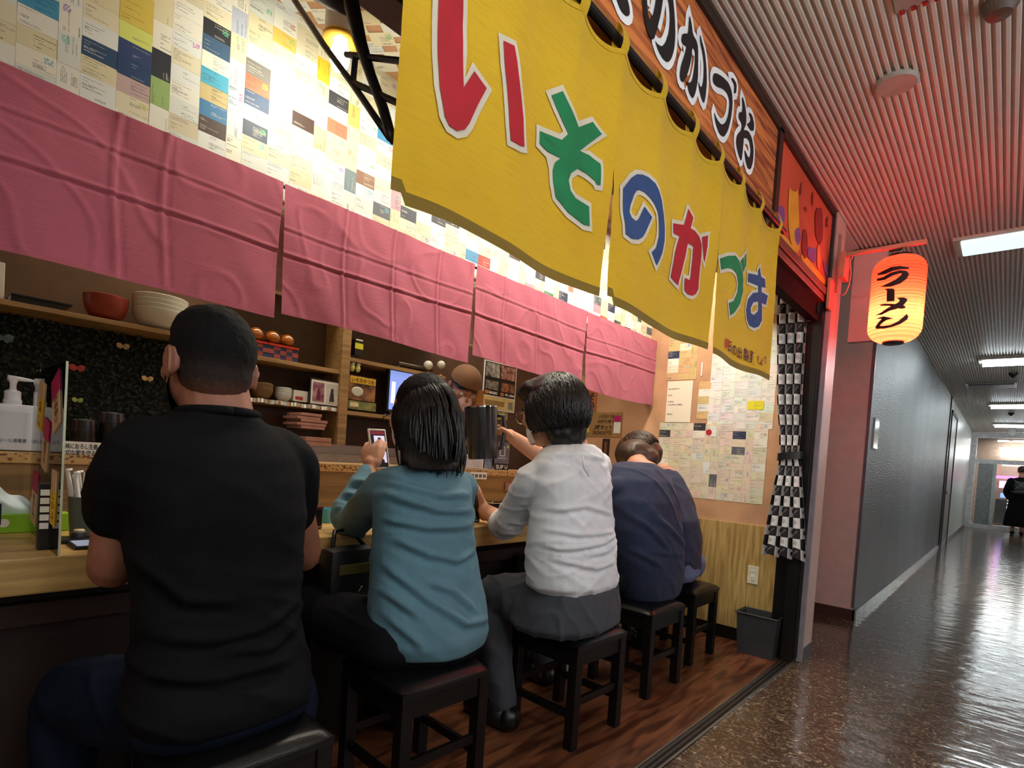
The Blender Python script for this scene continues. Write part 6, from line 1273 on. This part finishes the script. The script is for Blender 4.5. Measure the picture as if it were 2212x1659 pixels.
for sd in (-1, 1):
    gl.tube([hc + M3 @ (V((sd * .034 + .024 * math.cos(t), .112 - .2 * (sd * .034 + .022 * math.cos(t)) ** 2 * 3, .021 * math.sin(t) - .002)) * s2) for t in [q * pi / 10 for q in range(21)]], .0016, 6)
    gl.tube([hc + M3 @ (V(q) * s2) for q in ((sd * .058, .104, .004), (sd * .078, .06, .004), (sd * .086, .0, .0))], .0014, 6)
gl.build('glasses', chrome, p2)
# jug and glass he holds
jc = PX(1041, 936, -1.83); jg = thing('water_jug', 'dark smoked plastic water jug with a chrome rim, raised by the man in white', 'jug', jc - V((0, 0, .12)))
jm = mat('smoked_plastic', S(48, 50, 54), .22, var=.1); tilt = Matrix.Rotation(.10, 4, 'X') @ Matrix.Rotation(-.06, 4, 'Y')
MB().lathe([(.001, -.118), (.066, -.118), (.07, -.11), (.074, .0), (.077, .118), (.072, .118), (.066, -.1), (.001, -.1)], jc, 36, tilt).build('vessel', jm, jg, True, auto=.8)
MB().lathe([(.073, .117), (.0785, .117), (.0785, .124), (.073, .124)], jc, 36, tilt).build('rim', chrome, jg, True, auto=.8)
MB().lathe([(.001, .10), (.072, .10), (.072, .118), (.001, .12)], jc, 30, tilt).build('lid', black_plastic, jg, True, auto=.8)
MB().tube([jc + V((.02, .07, .09)), jc + V((.03, .105, .09)), jc + V((.035, .118, .02)), jc + V((.03, .105, -.06)), jc + V((.015, .07, -.075))], .011, 10).build('handle', jm, jg, True)
gc = PX(1027, 1062, -1.93); gw = thing('water_glass', 'smoky tumbler in the left hand of the man in the white shirt', 'glass', V((gc.x, gc.y, .818)))
MB().lathe([(.001, .82), (.03, .82), (.037, .96), (.0345, .96), (.028, .83), (.001, .83)], (gc.x, gc.y, 0), 28).build('tumbler', glass('smoky_tumbler', (.45, .42, .42), .04), gw, True, auto=.8)

# ---------------------------------------------------------------- two people in navy
p3 = person('person with tousled brown hair in a navy shirt, hunched over the counter', (-1.415, 2.665, .45))
hc = PX(1374, 988, -1.68); up3 = (-.75, -.1, .55); fw3 = (-.65, 0, -.85); s3 = K * 1.02
body = MB(); head(body, hc, fw3, up3, s3)
nk = PX(1378, 1010, -1.54); limb(body, [nk + V((.06, 0, -.04)), nk, hc], [.08, .066, .062])
rows3 = [(1000, 1338, 1412, -1.50, .9), (1012, 1322, 1432, -1.48, .75), (1036, 1316, 1452, -1.45, .65), (1080, 1315, 1466, -1.42, .6), (1140, 1318, 1474, -1.40, .6), (1200, 1322, 1478, -1.40, .62), (1250, 1330, 1476, -1.41, .66), (1280, 1338, 1468, -1.42, .66), (1292, 1352, 1450, -1.42, .66)]
rings(body, [(a, b + 10, c - 10, d, *e) for a, b, c, d, *e in rows3[3:]], LAT)
for y_, y2 in ((2.44, 2.42), (2.92, 2.95)):
    a, b, c_ = V((-1.48, y_, 1.02)), V((-1.72, y2, .88)), V((-1.98, y2 + (.08 if y_ < 2.7 else -.08), .865)); limb(body, *dens([a, a.lerp(b, .5), b, c_], [.04, .04, .04, .028])); hand(body, c_, (-1, 0, 0), (0, 0, -1), (0, 1 if y_ < 2.7 else -1, 0), K * .95, (.4, .5, .4))
    h_, k_, ft = V((-1.42, y_ + (.08 if y_ < 2.7 else -.08), .55)), V((-1.9, y2, .56)), V((-1.74, y2, .09)); limb(body, [h_ + V((-.1, 0, 0)), k_, ft], [.05, .045, .035])
vox('body', body, skin_m, p3, .006, 3)
navy = fabric('navy_cotton', S(38, 46, 72), .85, .08); jean = fabric('lavender_denim', S(96, 104, 138), .85)
def torso(par, rows, ys, x0, z0, seed):
    sh_ = MB(); rings(sh_, rows, LAT)
    for y_, y2 in ys:
        a, b, c_ = V((x0, y_, z0)), V((x0 - .26, y2, .90)), V((-1.95, y2 + (.06 if y_ == ys[0][0] else -.06), .87)); limb(sh_, *dens([a, a.lerp(b, .5), b, c_], [.07, .068, .06, .042]))
    f_ = folds(seed, .006, 6, 3, .9, .3); c3 = creases([[(290, 880), (450, 1080), (650, 1280)], [(520, 870), (690, 1170)], [(610, 880), (820, 1110)], [(420, 640), (520, 750)], [(560, 1150), (820, 1165)], [(900, 1240), (980, 1250)]], (1250, 880), .2712, -1.28, .011, .013); vox('shirt', sh_, navy, par, .009, 6, lambda p, n: f_(p, n) + c3(p, n))
torso(p3, rows3, ((2.46, 2.42), (2.90, 2.95)), -1.46, 1.02, 71)
tr = MB(); ys3 = ((2.52, 2.44), (2.83, 2.93))
for y_, y2 in ys3:
    h_, k_, ft = V((-1.43, y_, .555)), V((-1.90, y2, .56)), V((-1.74, y2, .10)); h_.x -= .06; limb(tr, *dens([h_, h_.lerp(k_, .5), k_, k_.lerp(ft, .5), ft], [.09, .09, .072, .06, .05])); limb(MB(), [V((-1.70, y2, .05)), V((-1.86, y2, .04)), V((-1.93, y2, .033))], [.05, .046, .036]).build('shoe', mat('pale_sneaker', S(150, 146, 142), .6), p3, True)
vox('trousers', tr, fabric('black_chinos', S(24, 24, 28)), p3, .01, 5, folds(8, .005, 8, 5, .4))
M, f_, l_, u_ = hframe(hc, fw3, up3); M3 = M.to_3x3(); hmb = MB()
hmb.ell(PX(1372, 980, -1.63), (.10, .115, .085), 18, 12); hmb.ell(PX(1392, 990, -1.58), (.085, .095, .075), 18, 12)
for o, r in (((0, -.012, .035), (.086, .105, .088)), ((0, -.06, -.035), (.078, .074, .078))): hmb.ell(hc + M3 @ (V(o) * s3), tuple(q * s3 for q in r), 20, 14, M3)
vox('hair', hmb, hair_b, p3, .007, 14, lambda p, n: .005 * noise.noise(p * 26))
strands(hc, fw3, up3, (.09, .108, .11), 520, lambda a: 1.3 if abs(((a + pi) % (2 * pi)) - pi) < .8 else 1.9, .0034, 1.03, None, 18, .05, s3, .9).build('hair_strands', hair_b, p3, True)
eyes(hc, fw3, up3, p3, s3)
p4 = person('person in a dark navy jacket and lavender jeans, half hidden on the far stool', (-1.475, 3.29, .45))
hc = PX(1362, 1040, -1.93); up4 = (-.75, 0, .55); fw4 = (-.6, 0, -.9); body = MB(); head(body, hc, fw4, up4, K * .95)
rows4 = [(1014, 1415, 1462, -1.60, .9), (1030, 1400, 1475, -1.56, .7), (1070, 1392, 1494, -1.52, .62), (1120, 1388, 1508, -1.48, .62), (1170, 1390, 1516, -1.47, .62), (1215, 1396, 1514, -1.47, .64), (1240, 1404, 1508, -1.47, .66)]
rings(body, [(a, b + 9, c - 9, d, *e) for a, b, c, d, *e in rows4[2:]], LAT); nk = PX(1430, 1020, -1.62); limb(body, [nk + V((.05, 0, -.05)), nk, hc], [.075, .06, .055])
for y_ in (3.12, 3.46): a, b, c_ = V((-1.60, y_ - .03, .93)), V((-1.76, y_ - .03, .88)), V((-1.98, y_ + (.08 if y_ < 3.3 else -.08), .865)); limb(body, [a, b, c_], [.05, .045, .03]); hand(body, c_, (-1, 0, 0), (0, 0, -1), (0, 1 if y_ < 3.3 else -1, 0), K * .9, (.4, .5, .4)); limb(body, [V((-1.48, y_ + (.06 if y_ < 3.3 else -.06), .54)), V((-1.92, y_, .55)), V((-1.76, y_, .09))], [.06, .05, .035])
vox('body', body, skin_m, p4, .0075, 3); torso(p4, rows4, ((3.10, 3.10), (3.40, 3.40)), -1.58, .93, 83)
tr = MB()
for y_ in (3.18, 3.41): h_, k_, ft = V((-1.47, y_, .545)), V((-1.92, y_, .555)), V((-1.76, y_, .10)); limb(tr, *dens([h_, h_.lerp(k_, .5), k_, k_.lerp(ft, .5), ft], [.098, .09, .07, .058, .048])); limb(MB(), [V((-1.72, y_, .05)), V((-1.87, y_, .04)), V((-1.93, y_, .033))], [.048, .044, .036]).build('shoe', black_leather, p4, True)
rings(tr, [(1205, 1400, 1510, -1.47, .66), (1236, 1396, 1512, -1.47, .7), (1250, 1408, 1500, -1.47, .7)], LAT)
vox('jeans', tr, jean, p4, .01, 5, folds(18, .004, 8, 5, .4))
M, f_, l_, u_ = hframe(hc, fw4, up4); M3 = M.to_3x3(); vox('hair', MB().ell(hc + M3 @ V((0, -.02, .035)), (.088, .108, .094), 20, 14, M3), hair_m, p4, .008, 3, lambda p, n: .005 * noise.noise(p * 30)); eyes(hc, fw4, up4, p4, K * .95)
bpy.data.objects['stool.004']['label'] = 'black padded stool nearest the end wall, under the half hidden person'

# ---------------------------------------------------------------- cook and passer-by
p5 = person('cook behind the hatch in a brown cap and face mask, looking down at the work', (-2.80, 2.58, 0))
hc = PX(1002, 838, -2.76); up5 = (.42, -.05, .85); fw5 = (.78, -.35, -.52); s5 = K * 1.06; body = MB(); head(body, hc, fw5, up5, s5)
nk = hc + V((-.05, .02, -.17)); limb(body, [nk + V((0, 0, -.08)), nk, hc + V((-.02, 0, -.05))], [.075, .062, .06])
A = nk + V((-.02, .0, -.12)); 
tors = [(A + V((0, 0, .07)), .10, .08), (A + V((0, 0, .03)), .21, .115), (A + V((0, 0, -.08)), .235, .13), (A + V((0, 0, -.3)), .215, .13), (A + V((0, 0, -.55)), .20, .13), (V((A.x, A.y, .95)), .21, .13)]
def loft(mb, secs, g=0, lat=V((.35, .93, 0))):
    lat = lat.normalized(); dep = V((-lat.y, lat.x, 0)); n = 24; k = len(mb.v)
    for c, a, b in secs:
        for j in range(n): t = 2 * pi * j / n; mb.v.append(c + lat * ((a + g) * math.cos(t)) + dep * ((b + g) * math.sin(t)))
    for i in range(len(secs) - 1):
        for j in range(n): mb.mi[len(mb.f)] = 0; mb.f.append([k + i * n + j, k + i * n + (j + 1) % n, k + (i + 1) * n + (j + 1) % n, k + (i + 1) * n + j])
    for i in (0, len(secs) - 1): mb.mi[len(mb.f)] = 0; mb.f.append([k + i * n + j for j in range(n)])
loft(body, tors, -.015); sh5 = MB(); loft(sh5, tors); lat = V((.35, .93, 0)).normalized()
for sd in (-1, 1):
    a = A + lat * sd * .2 + V((0, 0, .0)); b = a + lat * sd * .05 + V((.08, 0, -.27)); c_ = b + V((.20, -.03, .0)) - lat * sd * .12; limb(body, *dens([a, a.lerp(b, .5), b, c_], [.06, .052, .047, .032])); limb(sh5, *dens([a, a.lerp(b, .6)], [.085, .075])); hand(body, c_, (.9, 0, -.3), (0, 0, -1), -lat * sd, K, (.5, .6, .5))
    hp = V((A.x, A.y, 1.0)) + lat * sd * .1; limb(body, [hp, V((hp.x, hp.y, .5)), V((hp.x, hp.y, .05))], [.09, .065, .045])
vox('body', body, skin_d, p5, .007, 3); vox('dark_t_shirt', sh5, fabric('dark_tee', S(26, 24, 26)), p5, .009, 5, folds(91, .006, 9, 4, .4))
tr = MB()
for sd in (-1, 1): hp = V((A.x, A.y, 1.0)) + lat * sd * .1; limb(tr, [hp, V((hp.x, hp.y, .5)), V((hp.x, hp.y, .06))], [.12, .085, .065])
vox('trousers', tr, bpy.data.materials['black_trousers'], p5, .014, 4)
M, f_, l_, u_ = hframe(hc, fw5, up5); M3 = M.to_3x3(); cp = MB(); cp.ell(hc + M3 @ (V((0, -.008, .045)) * s5), tuple(q * s5 for q in (.088, .105, .086)), 24, 14, M3)
vox('cap', cp, fabric('brown_cap_cloth', S(120, 84, 58), .8), p5, .006, 3, lambda p, n: .0 if (M3.inverted() @ (p - hc)).z > .035 * s5 else -.02)
MB().lathe([(.090, .0), (.092, .004), (.092, .020), (.089, .024)], hc, 36, (M3 @ Matrix.Diagonal((1.03, 1.2, 1.1))).to_4x4() @ Matrix.Translation((0, -.008, .012))).build('headband', black_leather, p5, True)
mk(hc, M3, s5, p5, mat('pale_pink_mask', S(214, 178, 168), .8)); eyes(hc, fw5, up5, p5, s5)
kn_ = MB(); ap = A + V((.13, -.02, .0)); kn_.tube([ap + V((0, 0, -.3)), ap + V((.02, -.02, -.1)), ap + V((.0, 0, .02)), ap + V((.0, .02, .05)), ap + V((0, .035, .02)), ap + V((.02, .03, -.2))], .003, 6).build('apron_string', mat('apron_string_cloth', S(150, 120, 90), .8), p5)

p6 = person('passer-by in a long black coat with a small backpack, walking away down the corridor', (.24, 19.5, 0))
body = MB(); c0 = V((.26, 19.5, 0)); lt6 = V((1, 0, 0)); head(body, c0 + V((0, 0, 1.66)), (0, 1, 0), (0, 0, 1), 1.1); limb(body, [c0 + V((0, 0, 1.4)), c0 + V((0, 0, 1.58))], [.07, .06])
coat = [(c0 + V((0, 0, z)), a, b) for z, a, b in ((1.50, .07, .06), (1.46, .17, .1), (1.38, .22, .13), (1.1, .23, .14), (.8, .22, .14), (.45, .27, .18), (.22, .29, .2))]
loft(body, [(c, a - .03, b - .03) for c, a, b in coat[:5]], 0, lt6)
ct6 = MB(); loft(ct6, coat, 0, lt6)
for sd in (-1, 1):
    a = c0 + V((sd * .2, 0, 1.4)); b = c0 + V((sd * .28, -.02, 1.12)); c_ = c0 + V((sd * .22, .12, .95)); limb(ct6, *dens([a, b, c_], [.08, .065, .055])); limb(body, [a, b, c_], [.05, .04, .03]); hand(body, c_, (0, .8, -.4), (-sd, 0, 0), (0, .3, 1), 1.0); limb(body, [c0 + V((sd * .08, 0, .9)), c0 + V((sd * .09, .02, .45)), c0 + V((sd * .09, 0, .06))], [.08, .055, .04])
    limb(MB(), [c0 + V((sd * .09, -.04, .05)), c0 + V((sd * .09, .1, .04))], [.05, .045]).build('shoe', black_leather, p6, True)
vox('body', body, skin_m, p6, .012, 2); vox('coat', ct6, fabric('black_coat', S(17, 17, 20)), p6, .014, 5)
vox('hair', MB().ell(c0 + V((0, -.01, 1.70)), (.1, .115, .1)), mat('dark_red_hair', S(60, 30, 30), .5), p6, .012, 2)
bp6 = MB().bbox((c0.x - .13, 19.5 - .25, 1.05), (c0.x + .13, 19.5 - .13, 1.38), .03); bp6.build('backpack', black_plastic, p6, True)
sb = MB()
for a, b in (((-.14, 1.42), (.1, 1.2)), ((.14, 1.42), (-.1, 1.2)), ((-.18, 1.12), (.18, 1.13))): sb.tube([(c0.x + a[0], 19.235, a[1]), (c0.x + b[0], 19.235, b[1])], .008, 6)
sb.build('strap', mat('grey_strap', S(110, 110, 116), .5), p6)
